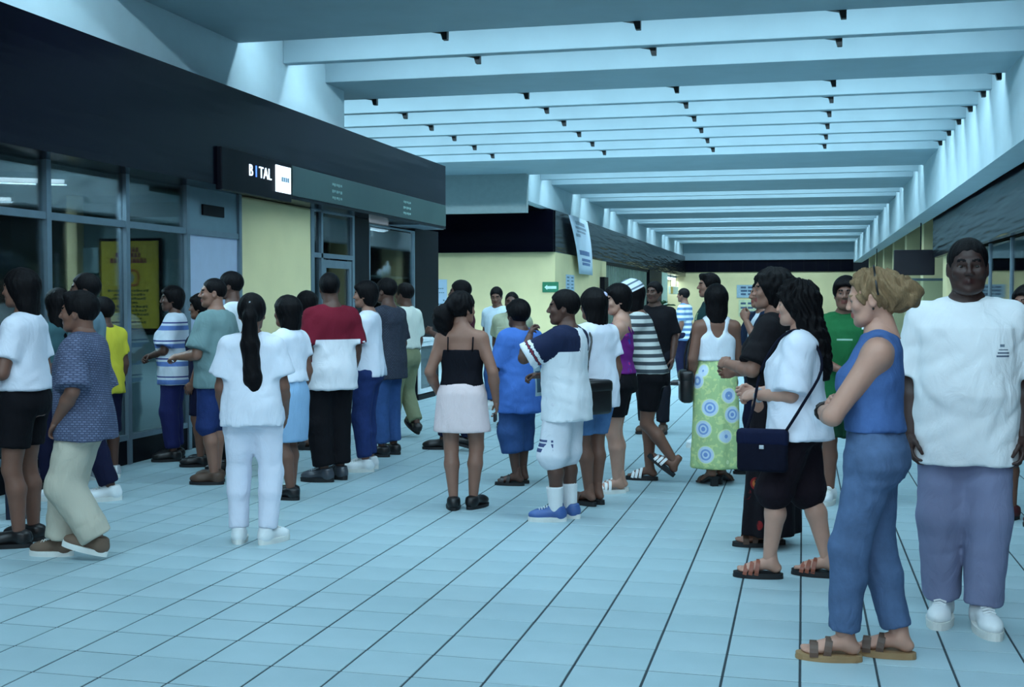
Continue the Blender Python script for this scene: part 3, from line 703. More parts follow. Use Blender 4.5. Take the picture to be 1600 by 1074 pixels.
# ---- hair ---------------------------------------------------------------------------
def hair_t(style, fine):
    """in head coordinates (head .23 high, centre at the origin, face +y)"""
    key = ('hair', style, fine)
    if key in _T: return _T[key]
    big = style in ('long', 'long_wavy', 'ponytail_long', 'half_long', 'bushy_ponytail')
    F = Field((-.17, -.24, -.62 if big else -.24), (.17, .15, .17), .006 if fine else .0085)
    t = {'crop': .006, 'short': .012, 'short_m': .014, 'bowl': .017}.get(style, .016)
    def cap(extra=0):
        F.ell((0, -.018, .032), (.076+t+extra, .096+t+extra, .088+t+extra), .02)
    def clear_face(z_hair=.062, y_side=.02, z_side=-.02, w=.075):
        # open the face: forehead line and sides
        F.ell((0, .105, -.03), (w, .085, z_hair+.035), .02, sub=True)
        F.ell((0, .09, -.13), (.12, .085, .10), .02, sub=True)
        F.ell((0, .118, -.012), (.14, .078, .072), .02, sub=True)
    def trim_nape(z, lean=0): F.cut_above((0, 0, z), (0, .35+lean, -.94))
    if style in ('crop', 'short', 'short_m'):
        cap(); clear_face(.066 if style == 'crop' else .058); trim_nape(-.055)
        for s in (-1, 1): F.ell((s*.1, .0, -.055), (.035, .05, .06), .012, sub=True)
        if style == 'short_m': F.cone((-.05, .05, .098), (.04, .06, .1), .022, .026, .03)
    elif style == 'short_f':
        cap(.004); F.ell((0, -.05, -.03), (.085, .07, .09), .03); F.cone((-.055, .062, .07), (.055, .062, .07), .024, .024, .03); clear_face(.05); trim_nape(-.1)
    elif style == 'bob':
        cap(.006); F.loft([(-.14, 0, -.045, .085, .068), (-.08, 0, -.038, .096, .084), (0, 0, -.025, .095, .099), (.05, 0, -.02, .09, .1)], .03); clear_face(.056)
    elif style == 'bowl':
        cap(.004); F.cone((-.05, .06, .06), (.05, .06, .06), .025, .025, .03); clear_face(.045); trim_nape(-.07)
        for s in (-1, 1): F.ell((s*.1, .01, -.06), (.035, .05, .05), .012, sub=True)
    elif style == 'round_big':
        F.ell((0, -.03, .035), (.118, .135, .118), .02); F.ell((0, -.055, -.04), (.1, .09, .1), .03); clear_face(.05, w=.08); trim_nape(-.15)
    elif style == 'long':
        cap(.004); F.loft([(-.34, 0, -.085, .06, .03), (-.25, 0, -.085, .09, .045), (-.12, 0, -.06, .1, .07), (0, 0, -.03, .096, .098), (.04, 0, -.02, .088, .1)], .03); clear_face(.056)
    elif style == 'long_wavy':
        cap(.01); F.loft([(-.42, 0, -.155, .04, .04), (-.33, 0, -.15, .075, .055), (-.2, 0, -.125, .095, .065), (-.1, 0, -.08, .1, .08), (0, 0, -.035, .1, .1), (.05, 0, -.02, .09, .1)], .03)
        F.cone((-.05, .068, .058), (.055, .07, .062), .022, .022, .03); F.ell((0, .0, .115), (.07, .07, .03), .03); clear_face(.042)
        for s in (-1, 1): F.cone((s*.082, -.03, -.02), (s*.08, -.05, -.13), .02, .03, .03)
    elif style == 'ponytail_long':
        cap(); clear_face(.062); trim_nape(-.06); F.cone((0, -.115, .04), (0, -.135, -.02), .03, .036, .02); F.cone((0, -.135, -.02), (.0, -.12, -.2), .042, .058, .03); F.cone((0, -.12, -.2), (.015, -.125, -.42), .058, .06, .03); F.cone((.015, -.125, -.42), (.04, -.13, -.54), .055, .022, .03)
    elif style == 'bushy_ponytail':
        cap(.004); clear_face(.06); trim_nape(-.06); F.cone((-.0, -.11, .03), (-.05, -.15, -.03), .04, .065, .03); F.ell((-.065, -.14, -.08), (.085, .075, .095), .03); F.cone((-.06, -.135, -.12), (-.04, -.11, -.26), .06, .02, .03)
    elif style == 'tied_curly':
        cap(-.003); clear_face(.084, w=.08); F.ell((0, .11, .035), (.085, .062, .062), .02, sub=True); trim_nape(-.06); F.ell((0, -.10, .005), (.075, .07, .085), .03); F.ell((0, -.155, -.005), (.055, .06, .065), .03)
        for s in (-1, 1): F.ell((s*.1, .0, -.05), (.035, .05, .055), .012, sub=True)
    elif style == 'shoulder':
        cap(.006); F.loft([(-.20, 0, -.075, .070, .045), (-.11, 0, -.055, .093, .07), (0, 0, -.03, .094, .098), (.05, 0, -.02, .09, .1)], .03); clear_face(.052)
    x, y, z = F.ax[0][:, None, None], F.ax[1][None, :, None], F.ax[2][None, None, :]
    th = np.arctan2(x, -y-.02+.0*z); amp = {'tied_curly': .010, 'long_wavy': .008, 'round_big': .006, 'bushy_ponytail': .006}.get(style, .0028)
    F.F += (amp*(np.sin(th*17+z*22+2*np.sin(z*35))*.6+.6*np.sin(z*70+x*60+3*np.sin(y*40)) * (1 if amp > .005 else .3))).astype(np.float32)
    v, f = F.mesh(); _T[key] = (relax(v, f, 1, .3), f); return _T[key]
_HM = {}
def hair_mesh(style, fine, mat):
    k = (style, fine, mat.name)
    if k not in _HM: me = np_mesh('hair', *hair_t(style, fine)); me.materials.append(mat); _HM[k] = me
    return _HM[k]

# ---- shoes (local: under the ankle, toe +y, sole on z=0) ------------------------------
_SM = {}
def outline(n=28, L0=-.075, L1=.192, w=.047):
    pts = []
    for i in range(n):
        t = 2*PI*i/n; y = (L0+L1)/2+(L1-L0)/2*math.sin(t); u = (y-L0)/(L1-L0); ww = w*(.72+.42*math.sin(PI*min(1, u*.62+.12))*(.9 if u < .5 else 1))
        pts.append((ww*math.copysign(abs(math.cos(t))**.75, math.cos(t)), y))
    return pts
def shoe_meshes(kind, mu, ms, fine):
    key = (kind, mu.name, ms.name, fine)
    if key in _SM: return _SM[key]
    out = {}
    o = outline(); m = MB()
    if kind in ('sneaker', 'shoe'):
        vs = .005 if fine else .0075; F = Field((-.06, -.09, .0), (.06, .21, .14), vs); low = kind == 'shoe'
        F.ell((0, .125, .045), (.043, .066, .034), .02); F.ell((0, -.03, .052), (.040, .046, .046), .02); F.cone((0, .0, .062), (0, .11, .048), .041, .036, .03)
        F.cone((0, -.016, .05), (0, -.018, .085 if low else .105), .044, .043, .02, flat=True)
        if not low: F.cone((0, .045, .085), (0, .02, .112), .022, .018, .015)
        F.cut_above((0, 0, .016), (0, 0, -1)); v, f = F.mesh(); up = np_mesh('shoe', v, f); up.materials.append(mu); out['upper'] = up
        th = .024 if low else .032
        m.prism(o, 'z', 0, th*.45); m.prism([(x*1.03, y*1.005) for x, y in o], 'z', th*.45, th); out['sole'] = m.mesh('sole'); out['sole'].materials.append(ms)
        if not low:
            la = MB()
            for i in range(5): y = .045+i*.017; zz = .116-i*.0068; la.tube([(-.024, y, zz-.009), (0, y+.002, zz), (.024, y, zz-.009)], .0042, 6)
            out['lace'] = la.mesh('lace')
    else:
        th = {'sandal': .026, 'mule': .034, 'slide': .03, 'heel': .014}[kind]
        if kind == 'heel':
            m.prism([(-.075, .06), (-.03, .058), (.08, .012), (.19, .0), (.19, .012), (.085, .026), (-.02, .074), (-.075, .076)], 'x', -.036, .036); m.box(-.025, .025, -.075, -.035, 0, .062)
        else: m.prism(o, 'z', 0, th*.5); m.prism([(x*.97, y*.99) for x, y in o], 'z', th*.5, th)
        out['sole'] = m.mesh('sole'); out['sole'].materials.append(ms)
        st = MB()
        def band(y, top, w, hw, yt=0, z0=.0):
            pts = [(hw*math.cos(a), y+yt*math.sin(a), z0+th*.7+(top)*math.sin(a)) for a in np.linspace(0, PI, 11)]
            st.tube(pts, 1, 4, flat=(.006, w), up=(0, 1, 0))
        if kind == 'sandal': band(.118, .054, .034, .049); band(.068, .074, .03, .045, -.012)
        elif kind == 'slide':
            for y, tp in ((.128, .048), (.098, .062), (.066, .076)): band(y, tp, .022, .049, -.01)
        elif kind == 'mule': band(.10, .062, .075, .050, -.01)
        else: band(.135, .048, .018, .046); band(.105, .06, .016, .046)
        out['strap'] = st.mesh('strap'); out['strap'].materials.append(mu)
    _SM[key] = out; return out
SOLE_LIFT = {'sneaker': .012, 'shoe': .008, 'sandal': .026, 'mule': .034, 'slide': .03, 'heel': .02}

# ---- cloth materials ---------------------------------------------------------------
def cloth(name, c, pat=None, zone=None, patches=(), rough=.85, c2=None, c3=None, scale=1.0, weave=True):
    k = ('cloth', name)
    if k in _MC: return _MC[k]
    N = NT(name); L = lin(c)
    f = N.noise(5, 3); base = N.mix(f, tuple(v*.86 for v in L[:3])+(1,), tuple(min(1, v*1.1) for v in L[:3])+(1,))
    co = N.coord(); X, Y, Z = N.sep(co)
    if pat == 'stripes':
        fr = N.math('FRACT', N.math('MULTIPLY', Z, 1/scale)); base = N.ramp(fr, [(p, lin(cc)) for p, cc in c2], 'CONSTANT')
    elif pat == 'weave':
        a = N.n('ShaderNodeTexBrick'); a.inputs['Scale'].default_value = 1; a.inputs['Color1'].default_value = lin(c); a.inputs['Color2'].default_value = lin(tuple(int(v*.8) for v in c)); a.inputs['Mortar'].default_value = lin(c2)
        a.inputs['Brick Width'].default_value = .024; a.inputs['Row Height'].default_value = .013; a.inputs['Mortar Size'].default_value = .0035
        th = N.math('ARCTAN2', Y, X); cb_ = N.n('ShaderNodeCombineXYZ'); N.l(N.math('MULTIPLY', th, .2), cb_.inputs[0]); N.l(N.math('ADD', Z, N.math('MULTIPLY', X, .12)), cb_.inputs[1]); N.l(cb_.outputs[0], a.inputs[0]); base = a.outputs[0]
    elif pat == 'floral':
        v = N.n('ShaderNodeTexVoronoi'); v.inputs['Scale'].default_value = scale; v.inputs['Randomness'].default_value = .75; N.l(co, v.inputs[0])
        fl_ = N.ramp(v.outputs['Distance'], [(0, lin((120, 150, 205))), (.10, lin(c3)), (.17, lin((130, 160, 210))), (.25, lin(c3)), (.36, lin(c2)), (.42, L)], 'CONSTANT')
        lf_ = N.ramp(N.noise(26, 2), [(.0, L), (.52, L), (.56, lin((198, 214, 150)))], 'CONSTANT'); pick = N.ramp(v.outputs['Distance'], [(0, (0,0,0,1)), (.40, (1,1,1,1))], 'CONSTANT'); base = N.mix(pick, fl_, lf_)
    elif pat == 'batik':
        v = N.n('ShaderNodeTexVoronoi'); v.inputs['Scale'].default_value = scale; N.l(co, v.inputs[0])
        base = N.ramp(v.outputs['Distance'], [(0, lin(c2)), (.22, lin(c3)), (.34, L)], 'CONSTANT')
        base = N.mix(N.ramp(N.noise(9, 3), [(.42, (0,0,0,1)), (.5, (1,1,1,1))]), base, L)
    elif pat == 'denim':
        base = N.mix(N.noise(9, 5, None, .7), tuple(v*.6 for v in L[:3])+(1,), tuple(min(1, v*1.45) for v in L[:3])+(1,))
    if zone:
        at = N.n('ShaderNodeAttribute', attribute_name='zone'); zc = N.ramp(at.outputs['Fac'], [(p, lin(cc)) for p, cc in zone], 'CONSTANT'); base = zc
    for (x0, x1, z0, z1, ys, pc) in patches:
        mk = N.math('MULTIPLY', N.math('MULTIPLY', N.math('GREATER_THAN', X, x0), N.math('LESS_THAN', X, x1)), N.math('MULTIPLY', N.math('GREATER_THAN', Z, z0), N.math('LESS_THAN', Z, z1)))
        mk = N.math('MULTIPLY', mk, N.math('GREATER_THAN' if ys > 0 else 'LESS_THAN', Y, .0)); base = N.mix(mk, base, lin(pc))
    N.color(base)
    if weave:
        fo_ = N.n('ShaderNodeTexNoise'); fo_.inputs['Scale'].default_value = 7; fo_.inputs['Detail'].default_value = 4; fo_.inputs['Distortion'].default_value = 1.6; fo_.inputs['Roughness'].default_value = .5
        N.l(N.mapping((1.2, 1.2, .55)), fo_.inputs['Vector']); N.bump(N.math('ADD', fo_.outputs['Fac'], N.math('MULTIPLY', N.noise(160, 2), .02)), .4, .035)
    _MC[k] = N.done(rough, .15, sheen=0); return _MC[k]
def skin_mat(name, c):
    k = ('skin', name)
    if k in _MC: return _MC[k]
    N = NT(name); L = lin(c); N.color(N.mix(N.noise(14, 4), tuple(v*.85 for v in L[:3])+(1,), tuple(min(1, v*1.12) for v in L[:3])+(1,)))
    N.b.inputs['Subsurface Weight'].default_value = .08; N.b.inputs['Subsurface Radius'].default_value = (.01, .004, .002); N.bump(N.noise(90, 3), .05, .002)
    _MC[k] = N.done(.5, .4); return _MC[k]
def hair_mat(name, c):
    k = ('hair', name)
    if k in _MC: return _MC[k]
    N = NT(name); L = lin(c); st = N.noise(1, 4, N.mapping((170, 170, 14))); N.color(N.mix(st, tuple(v*.55 for v in L[:3])+(1,), tuple(min(1, v*1.5) for v in L[:3])+(1,)))
    N.bump(st, .8, .005); _MC[k] = N.done(.55, .12); return _MC[k]
SKIN = {'fair': (184, 140, 122), 'mid': (142, 102, 86), 'tan': (118, 82, 68), 'dark': (88, 60, 50), 'deep': (58, 38, 34)}
HAIR = {'black': (11, 9, 12), 'brown': (24, 18, 18), 'blond': (124, 102, 76)}
eye_w = plain('eye_white', (128, 118, 112), .4); eye_i = plain('eye_iris', (30, 20, 16), .2)

# ---- body plan (fractions of the height) ---------------------------------------------
RING = {'m': [(.468, .066, .052, -.006), (.50, .097, .067, -.008), (.54, .098, .069, -.008), (.60, .089, .062, 0), (.66, .092, .065, .004), (.72, .101, .071, .004), (.77, .107, .066, -.002), (.80, .097, .055, -.008), (.825, .062, .042, -.012), (.85, .034, .034, -.010)],
        'f': [(.468, .068, .055, -.010), (.50, .103, .069, -.010), (.54, .101, .067, -.010), (.60, .082, .058, -.002), (.64, .079, .057, .004), (.70, .089, .073, .014), (.735, .091, .071, .012), (.77, .092, .056, .0), (.80, .083, .049, -.008), (.825, .052, .038, -.012), (.85, .030, .030, -.010)]}
ARM = {'side': ((.124, .03, .492), (.4, -1, -.2), .35), 'back': ((.122, -.075, .51), (.4, -1, -.2), .35), 'fore': ((.122, .09, .51), (.4, -1, -.2), .35), 'pocket': ((.112, .055, .53), (1, -.9, 0), .6), 'clasp': ((.012, .135, .60), (.8, -.4, -.6), .6),
       'cross': ((-.035, .128, .655), (.9, .1, -.6), .5), 'crosslow': ((-.02, .135, .625), (.9, -.1, -.6), .5), 'chin': ((.03, .125, .795), (.35, .25, -1), .8), 'face': ((.045, .115, .83), (.5, .35, -1), .6), 'hold': ((.085, .16, .62), (.5, -.6, -.8), .7), 'hip': ((.115, .03, .57), (1, -.6, 0), .6), 'reach': ((.06, .20, .765), (.5, .2, -1), .3)}
def ik(a, c, l1, l2, pole):
    a = np.array(a, float); c = np.array(c, float); u = c-a; d = np.linalg.norm(u); mx = (l1+l2)*.998
    if d > mx: c = a+u*(mx/d); u = c-a; d = mx
    u /= d; x = (l1*l1-l2*l2+d*d)/(2*d); hh = math.sqrt(max(0, l1*l1-x*x)); p = np.array(pole, float); p -= u*(p@u); p /= np.linalg.norm(p)+1e-9
    return a+u*x+p*hh, c
def qrot(a, b): return np.array(Vector(a).rotation_difference(Vector(b)).to_matrix())
PEOPLE_GROUP = 'people waiting and walking in the mall corridor'
def person(label, loc, rot, h, sex='m', g=1.0, belly=0.0, skin='tan', hair='short', hairc='black', arms=('side', 'side'), feet=None, turn=0, nod=0, tilt=0, lean=0.0, side=0.0, top=None, bottom=None, shoes=None, socks=None, extra=None, seed=0, hs=None, legtone=1.0):
    H = h; d = math.hypot(*loc); fine = d < 7.2; vs = min(.020, max(.0095, d*.00155)); R = random.Random(seed*7+1)
    root = empty('person', (loc[0], loc[1], 0), rot); tag(root, label, 'person', PEOPLE_GROUP)
    ms = skin_mat('skin_'+skin, SKIN[skin]); mlip = skin_mat('lip_'+skin, tuple(int(v*f) for v, f in zip(SKIN[skin], (.92, .66, .68)))); mh = hair_mat('hair_'+hairc, HAIR[hairc])
    kind = shoes[0] if shoes else 'shoe'; lift = SOLE_LIFT[kind]
    # legs
    if feet is None: feet = ((.062*H, .0, -8, 0, 0), (-.062*H, .0, 8, 0, 0))     # right, left: x, y, yaw, heel lift, pitch
    az = .048*H+lift; Lleg = .4685*H
    an = [np.array((f[0], f[1], az+f[3])) for f in feet]; pel = .515*H+lift
    ctr = np.array(((feet[0][0]+feet[1][0])/2, (feet[0][1]+feet[1][1])/2)); hw = (.052 if sex == 'm' else .055)*H*(.6+.4*g)
    for s, a in zip((1, -1), an):
        hor = math.hypot(a[0]-(ctr[0]*0+s*hw), a[1]); pel = min(pel, a[2]+math.sqrt(max(.01, (Lleg*.995)**2-hor**2)))
    dz = pel-.515*H; hips = [np.array((s*hw, 0, pel)) for s in (1, -1)]; kn = []
    for i in range(2):
        yw = math.radians(feet[i][2]); k_, a_ = ik(hips[i], an[i], .2350*H, .2335*H, (-math.sin(yw)*.8+.12*(1, -1)[i], math.cos(yw), .05)); kn.append(k_); an[i] = a_
    shx = lambda z: side*(z-.5*H); shy = lambda z: lean*(z-.5*H)
    def rings(ease=0.0, zlo=0, zhi=9, box=0.0):
        out = []; base = RING[sex]; zz = [r[0] for r in base]; rxs = [r[1] for r in base]; rys = [r[2] for r in base]
        for z, rx, ry, cy in base:
            if not zlo-1e-6 <= z <= zhi+1e-6: continue
            bl = belly*math.exp(-((z-.61)/.07)**2)
            gx = g if z < .8 else 1+(g-1)*.4; X = rx*gx+bl*.35; Y = ry*(1+(g-1)*1.2)+bl*.5; C = cy+bl*.45
            if box and .5 < z < .76:
                t = (z-.52)/(.74-.52); bxr = np.interp(.52, zz, rxs)*(1-t)+np.interp(.745, zz, rxs)*t; byr = np.interp(.52, zz, rys)*(1-t)+np.interp(.72, zz, rys)*t
                X = max(X, X+box*(bxr*g-X)); Y = max(Y, Y+box*(byr*g-Y))
            out.append([z*H+dz, shx(z*H), C*H+shy(z*H), X*H+ease, Y*H+ease])
        return out
    def ring_at(z, rr):
        A = np.array(rr); return [z]+[float(np.interp(z, A[:, 0], A[:, i])) for i in range(1, 5)]
    def band_rings(z0, z1, rr):
        return [ring_at(z0, rr)]+[r for r in rr if z0 < r[0] < z1]+[ring_at(z1, rr)]
    top_h = H+lift; hs = hs or (.205+.02*(H/1.7) if sex == 'm' else .198+.02*(H/1.7)); hsc = hs/.23
    hc = np.array((shx(.93*H), .012*H+shy(.93*H)+.0, top_h+dz-lift-.118*hsc))
    shw = (.102 if sex == 'm' else .088)*H*(.7+.3*g); shz = (.796 if sex == 'm' else .793)*H+dz
    sho = [np.array((s*shw+shx(shz), -.008*H+shy(shz), shz)) for s in (1, -1)]; elb = []; wri = []; curls = []
    for i, s in enumerate((1, -1)):
        ar = arms[i]
        if isinstance(ar, str): ar = ARM[ar]
        t, pole, cu = ar[:3]; eo = ar[3] if len(ar) > 3 else None; t = np.array((t[0]*s, t[1], t[2]))*H
        if abs(t[0]) > .1*H: t[0] += s*.1*(g-1)*H
        t += np.array((shx(t[2])*.6, shy(t[2])*.7, dz)); e_, w__ = ik(sho[i], t, .168*H, .148*H, (pole[0]*s, pole[1], pole[2]))
        if eo: e_ = np.array((eo[0]*s, eo[1], eo[2]))*H+np.array((0, 0, dz)); w__ = t
        elb.append(e_); wri.append(w__); curls.append(cu)
    # ---------------- body field
    lo = np.min([*an, *wri, *elb, *sho, (-.2*H*g, -.16*H*g, 0)], 0)-.09; hi = np.max([*an, *wri, *elb, *sho, (.2*H*g, .16*H*g, top_h)], 0)+.09; lo[2] = -.02
    B = Field(lo, hi, vs); br = rings(); B.loft(br, .02)
    nr = (.036 if sex == 'm' else .030)*H; B.cone((shx(.82*H), -.012*H+shy(.82*H), .82*H+dz), hc+np.array((0, -.022, -.07))*hsc, nr*1.1, nr*.96, .04)
    q = (.6+.4*g)
    for i, s in enumerate((1, -1)):
        B.cone(sho[i]*np.array((.4, 1, 1))+np.array((0, 0, .018*H)), sho[i], .028*H, .031*H*q, .05); B.cone(sho[i], elb[i], .031*H*q, .0245*H*q, .03)
        m_ = elb[i]+(wri[i]-elb[i])*.3; B.cone(elb[i], m_, .0245*H*q, .0255*H*q, .015); B.cone(m_, wri[i], .0255*H*q, .0165*H, .015)
        th = (.050 if sex == 'm' else .054)*H*q; B.cone(hips[i]+np.array((0, 0, -.01)), kn[i], th, .033*H*q, .04); cf = kn[i]+(an[i]-kn[i])*.32+np.array((0, -.010*H, 0))
        B.cone(kn[i], cf, .032*H*q, .034*H*q, .02); B.cone(cf, an[i], .034*H*q, .0215*H, .02)
    v, f = B.mesh(); v = relax(v, f, 1, .4); VV, FF, MM = [v], [f], [np.zeros(len(f), int)]; n = len(v)
    def join(tv, tf, mi=None):
        nonlocal n
        VV.append(tv.astype(np.float32)); FF.append(tf+n); MM.append(np.zeros(len(tf), int) if mi is None else mi); n += len(tv)
    Rh = np.array((Matrix.Rotation(math.radians(turn), 3, 'Z') @ Matrix.Rotation(math.radians(tilt), 3, 'Y') @ Matrix.Rotation(math.radians(-nod), 3, 'X')))
    tv, tf, tm = head_t(sex, fine); join(tv*hsc @ Rh.T + hc, tf, tm)
    for i, s in enumerate((1, -1)):
        hv, hf = hand_t(curls[i], fine); hv = hv*(.108*H/.187)*1.02
        if s < 0: hv = hv*np.array((-1, 1, 1)); hf = hf[:, ::-1]
        dr = wri[i]-elb[i]; dr /= np.linalg.norm(dr); RH = qrot((0, 0, -1), dr)
        if dr[0]*s < -.35:                                   # forearm across the body: palm toward the body, thumb up
            nn = np.array((0, -.9, -.45)); nn -= dr*(nn@dr); nn /= np.linalg.norm(nn); Xa = -nn*s; Za = -dr; RH = np.stack([Xa, np.cross(Za, Xa), Za], 1)
        join(hv @ RH.T + wri[i], hf)
    fsc = .155*H/.25; bare = kind in ('sandal', 'mule', 'slide', 'heel'); foM = []
    for i, s in enumerate((1, -1)):
        fx = feet[i]; pit = math.radians(fx[4] if len(fx) > 4 else 0); ankz = an[i][2]-.048*H-lift
        M = Matrix.Translation((an[i][0], an[i][1], ankz+lift*0)) @ Matrix.Rotation(math.radians(fx[2]), 4, 'Z')
        if pit:
            pv = Matrix.Translation((0, 0, .048*H+lift)); M = M @ pv @ Matrix.Rotation(-pit, 4, 'X') @ pv.inverted()
        foM.append(M)
        if bare:
            hv, hf = foot_t(fine); hv = hv*fsc
            if s > 0: pass
            else: hv = hv*np.array((-1, 1, 1)); hf = hf[:, ::-1]
            if kind == 'heel': hv = hv+np.array((0, 0, .014))+np.array((0, 0, 1))*np.clip((.10-hv[:, 1:2])/.14, 0, 1)*.055
            else: hv = hv+np.array((0, 0, lift))
            A = np.array(M); join(hv @ A[:3, :3].T + A[:3, 3], hf)
    me = np_mesh('body', np.concatenate(VV), np.concatenate(FF), np.concatenate(MM))
    link('body', me, [ms, mlip, eye_w, eye_i, mh], root)
    # ---------------- hair
    if hair:
        ho = link('hair', hair_mesh(hair, fine, mh), mh, root); ho.matrix_local = Matrix.Translation(hc) @ Matrix(Rh).to_4x4() @ Matrix.Scale(hsc, 4)
    # ---------------- bottoms
    def clothes(name, F, mat, seed_, zone=None, relax_it=1):
        v, f = F.mesh(); v = relax(v, f, relax_it, .4); me = np_mesh(name, v, f)
        if zone is not None:
            at = me.attributes.new('zone', 'FLOAT', 'POINT'); at.data.foreach_set('value', zone(v).astype(np.float32))
        return link(name, me, mat, root)
    def legpt(i, t): return hips[i]+(kn[i]-hips[i])*t if t <= 1 else kn[i]+(an[i]-kn[i])*(t-1)
    if bottom:
        bt = bottom; F = Field(lo, hi, vs); e = bt.get('ease', .014); wz = bt.get('waist', .60)*H+dz; hr = rings(e)
        if bt['kind'] == 'skirt':
            hz = bt['hem']*H+dz; hem_r = bt.get('r', .13)*H; A = band_rings(.50*H+dz, wz, hr) if hz < .5*H+dz else band_rings(hz, wz, hr)
            if hz < .5*H+dz:
                mid = (an[0]+an[1])/2; tt = min(1, (.5*H+dz-hz)/(.45*H)); A = [[hz, mid[0]*tt*.6, mid[1]*tt*.6, hem_r*1.0, hem_r*bt.get('flat', .78)]]+A
            nf = bt.get('folds', 0); am = bt.get('amp', .05); ph = R.uniform(0, 6)
            F.loft(A, .01, (lambda th, t: am*t*(np.sin(nf*th+ph)+.5*np.sin((nf+3)*th+2*ph))) if nf else None)
            F.wrinkle(bt.get('wr', .0025), 16, seed+3)
        else:
            ln = bt.get('len', 1.9); w_ = bt.get('wide', 1.0); F.loft(band_rings(.474*H+dz, wz, hr), .03)
            for i in range(2):
                th = (.050 if sex == 'm' else .054)*H*q+e; knr = (.035*H*q+e)*w_; anr = (.027*H+e*1.2)*w_*bt.get('cuff', 1.0)
                hp = hips[i]+np.array((0, 0, -.01))
                if ln <= 1: F.cone(hp, legpt(i, ln), th, (th+(knr-th)*ln)*w_, .03, flat=True)
                else:
                    F.cone(hp, kn[i], th, knr, .07); cf = kn[i]+(an[i]-kn[i])*.32+np.array((0, -.010*H, 0)); end = legpt(i, ln)
                    if ln > 1.35: F.cone(kn[i], cf, knr*.9, .034*H*q+e*.8, .03)
                    F.cone(kn[i], end, knr, knr+(anr-knr)*(ln-1), .03, flat=True)
            zb = pel; F.wrinkle(bt.get('wr', .006), 30, seed+3, lambda z: np.clip(.35+.9*np.abs((z/zb)-.55), .2, 1))
        zf = bt.get('zone'); ob = clothes(bt.get('name', {'skirt': 'skirt'}.get(bt['kind'], 'trousers')), F, bt['mat'], seed, (lambda v: zf(v/H)) if zf else None)
        if bt.get('belt'):
            Fb = Field(lo, hi, .009); Fb.loft(band_rings(wz-.032, wz+.004, rings(e+.008)), .006); clothes('belt', Fb, bt['belt'], seed)
    # ---------------- top
    if top:
        tp = top; F = Field(lo, hi, vs); e = tp.get('ease', .016); bxy = tp.get('box', .8); rr = rings(e, box=bxy); hz = tp.get('hem', .5)*H+dz; tz = tp.get('top', .838)*H+dz
        zm = .545*H+dz; A = band_rings(max(hz, zm), tz, rr)
        if hz < zm: A = [[hz]+A[0][1:]]+A
        for j, r_ in enumerate(A):                                # loosen toward the hem
            t = max(0, min(1, (.66*H+dz-r_[0])/(.16*H))); r_[3] += tp.get('flare', .012)*t; r_[4] += tp.get('flare', .012)*t
        if tp.get('narrow'):
            for r_ in A:
                if r_[0] > .765*H+dz: r_[3] *= tp['narrow']
        F.loft(A, .02, n=2.2)
        sl = tp.get('sleeve', .62)
        for i, s in enumerate((1, -1)):
            if sl <= 0: continue
            F.cone(sho[i]*np.array((.4, 1, 1))+np.array((0, 0, .020*H)), sho[i], .029*H+e*.4, .032*H*q+e*.5, .05)
            sr = (.031*H*q+e)*tp.get('swide', 1.0)
            if sl <= 1: F.cone(sho[i], sho[i]+(elb[i]-sho[i])*sl, .032*H*q+e*.6, sr*1.03, .03, flat=True)
            else: F.cone(sho[i], elb[i], .034*H*q+e*.7, sr, .03); F.cone(elb[i], elb[i]+(wri[i]-elb[i])*(sl-1), sr, .021*H+e, .02, flat=True)
        if tp.get('yoke'):
            for s_ in sho: F.cone(np.array((s_[0]*.25, s_[1], s_[2]+.022*H)), np.array((s_[0]*tp['yoke'], s_[1], s_[2]+.008*H)), .036*H+e*.6, .037*H+e*.6, .03, flat=True)
        if tp.get('collar'):
            nz = .845*H+dz; F.loft([[nz-.03, shx(nz), -.012*H+shy(nz), .052*H, .050*H], [nz+.012, shx(nz), -.012*H+shy(nz), .046*H, .046*H]], .008)
        F.wrinkle(tp.get('wr', .006), 24, seed+9)
        if tp.get('vneck'): F.ell((shx(tz), .06*H+shy(tz), tz), (.04*H, .07*H, tp['vneck']*H), .01, sub=True)
        if tp.get('scoop'): F.ell((shx(tz), -.05*H+shy(tz), tz), (.036*H, .07*H, tp['scoop']*H), .01, sub=True)
        zf = tp.get('zone')
        def zone(v):
            aa = np.zeros(len(v))
            for i in range(2):
                u = elb[i]-sho[i]; t = ((v-sho[i])@u)/(u@u); dd = np.linalg.norm(v-sho[i]-np.clip(t, 0, 1)[:, None]*u, axis=1); aa = np.where((dd < .10) & (np.abs(v[:, 0]-shx(.8*H)) > shw*tp.get('zx', .78)), np.maximum(aa, np.clip(t, 0, 1)+.001), aa)
            return zf(v/H, aa)
        to = clothes(tp.get('name', 'shirt'), F, tp['mat'], seed, zone if zf else None)
        if tp.get('straps'):
            zt = A[-1][0]
            for s in (1, -1):
                m = MB(); x = s*.058*H; pts = [(x, shy(zt)+.06*H, zt-.012), (x*1.02, shy(zt)+.035*H, shz+.018*H), (x*1.02, shy(zt)-.01*H, shz+.030*H), (x, shy(zt)-.05*H, shz+.004*H), (x*.98, shy(zt)-.066*H, zt-.012)]; m.tube(pts, .006, 6); m.build('strap', tp['mat'], root, True)
    # ---------------- socks and shoes
    if socks:
        for i in range(2):
            F = Field(an[i]-np.array((.09, .09, .1)), kn[i]+.09, .008); F.cone(an[i]+(kn[i]-an[i])*.42, an[i]-np.array((0, 0, .02)), .039*H, .028*H, .01, flata=True); v, f = F.mesh(); link('sock', np_mesh('sock', v, f), socks, root)
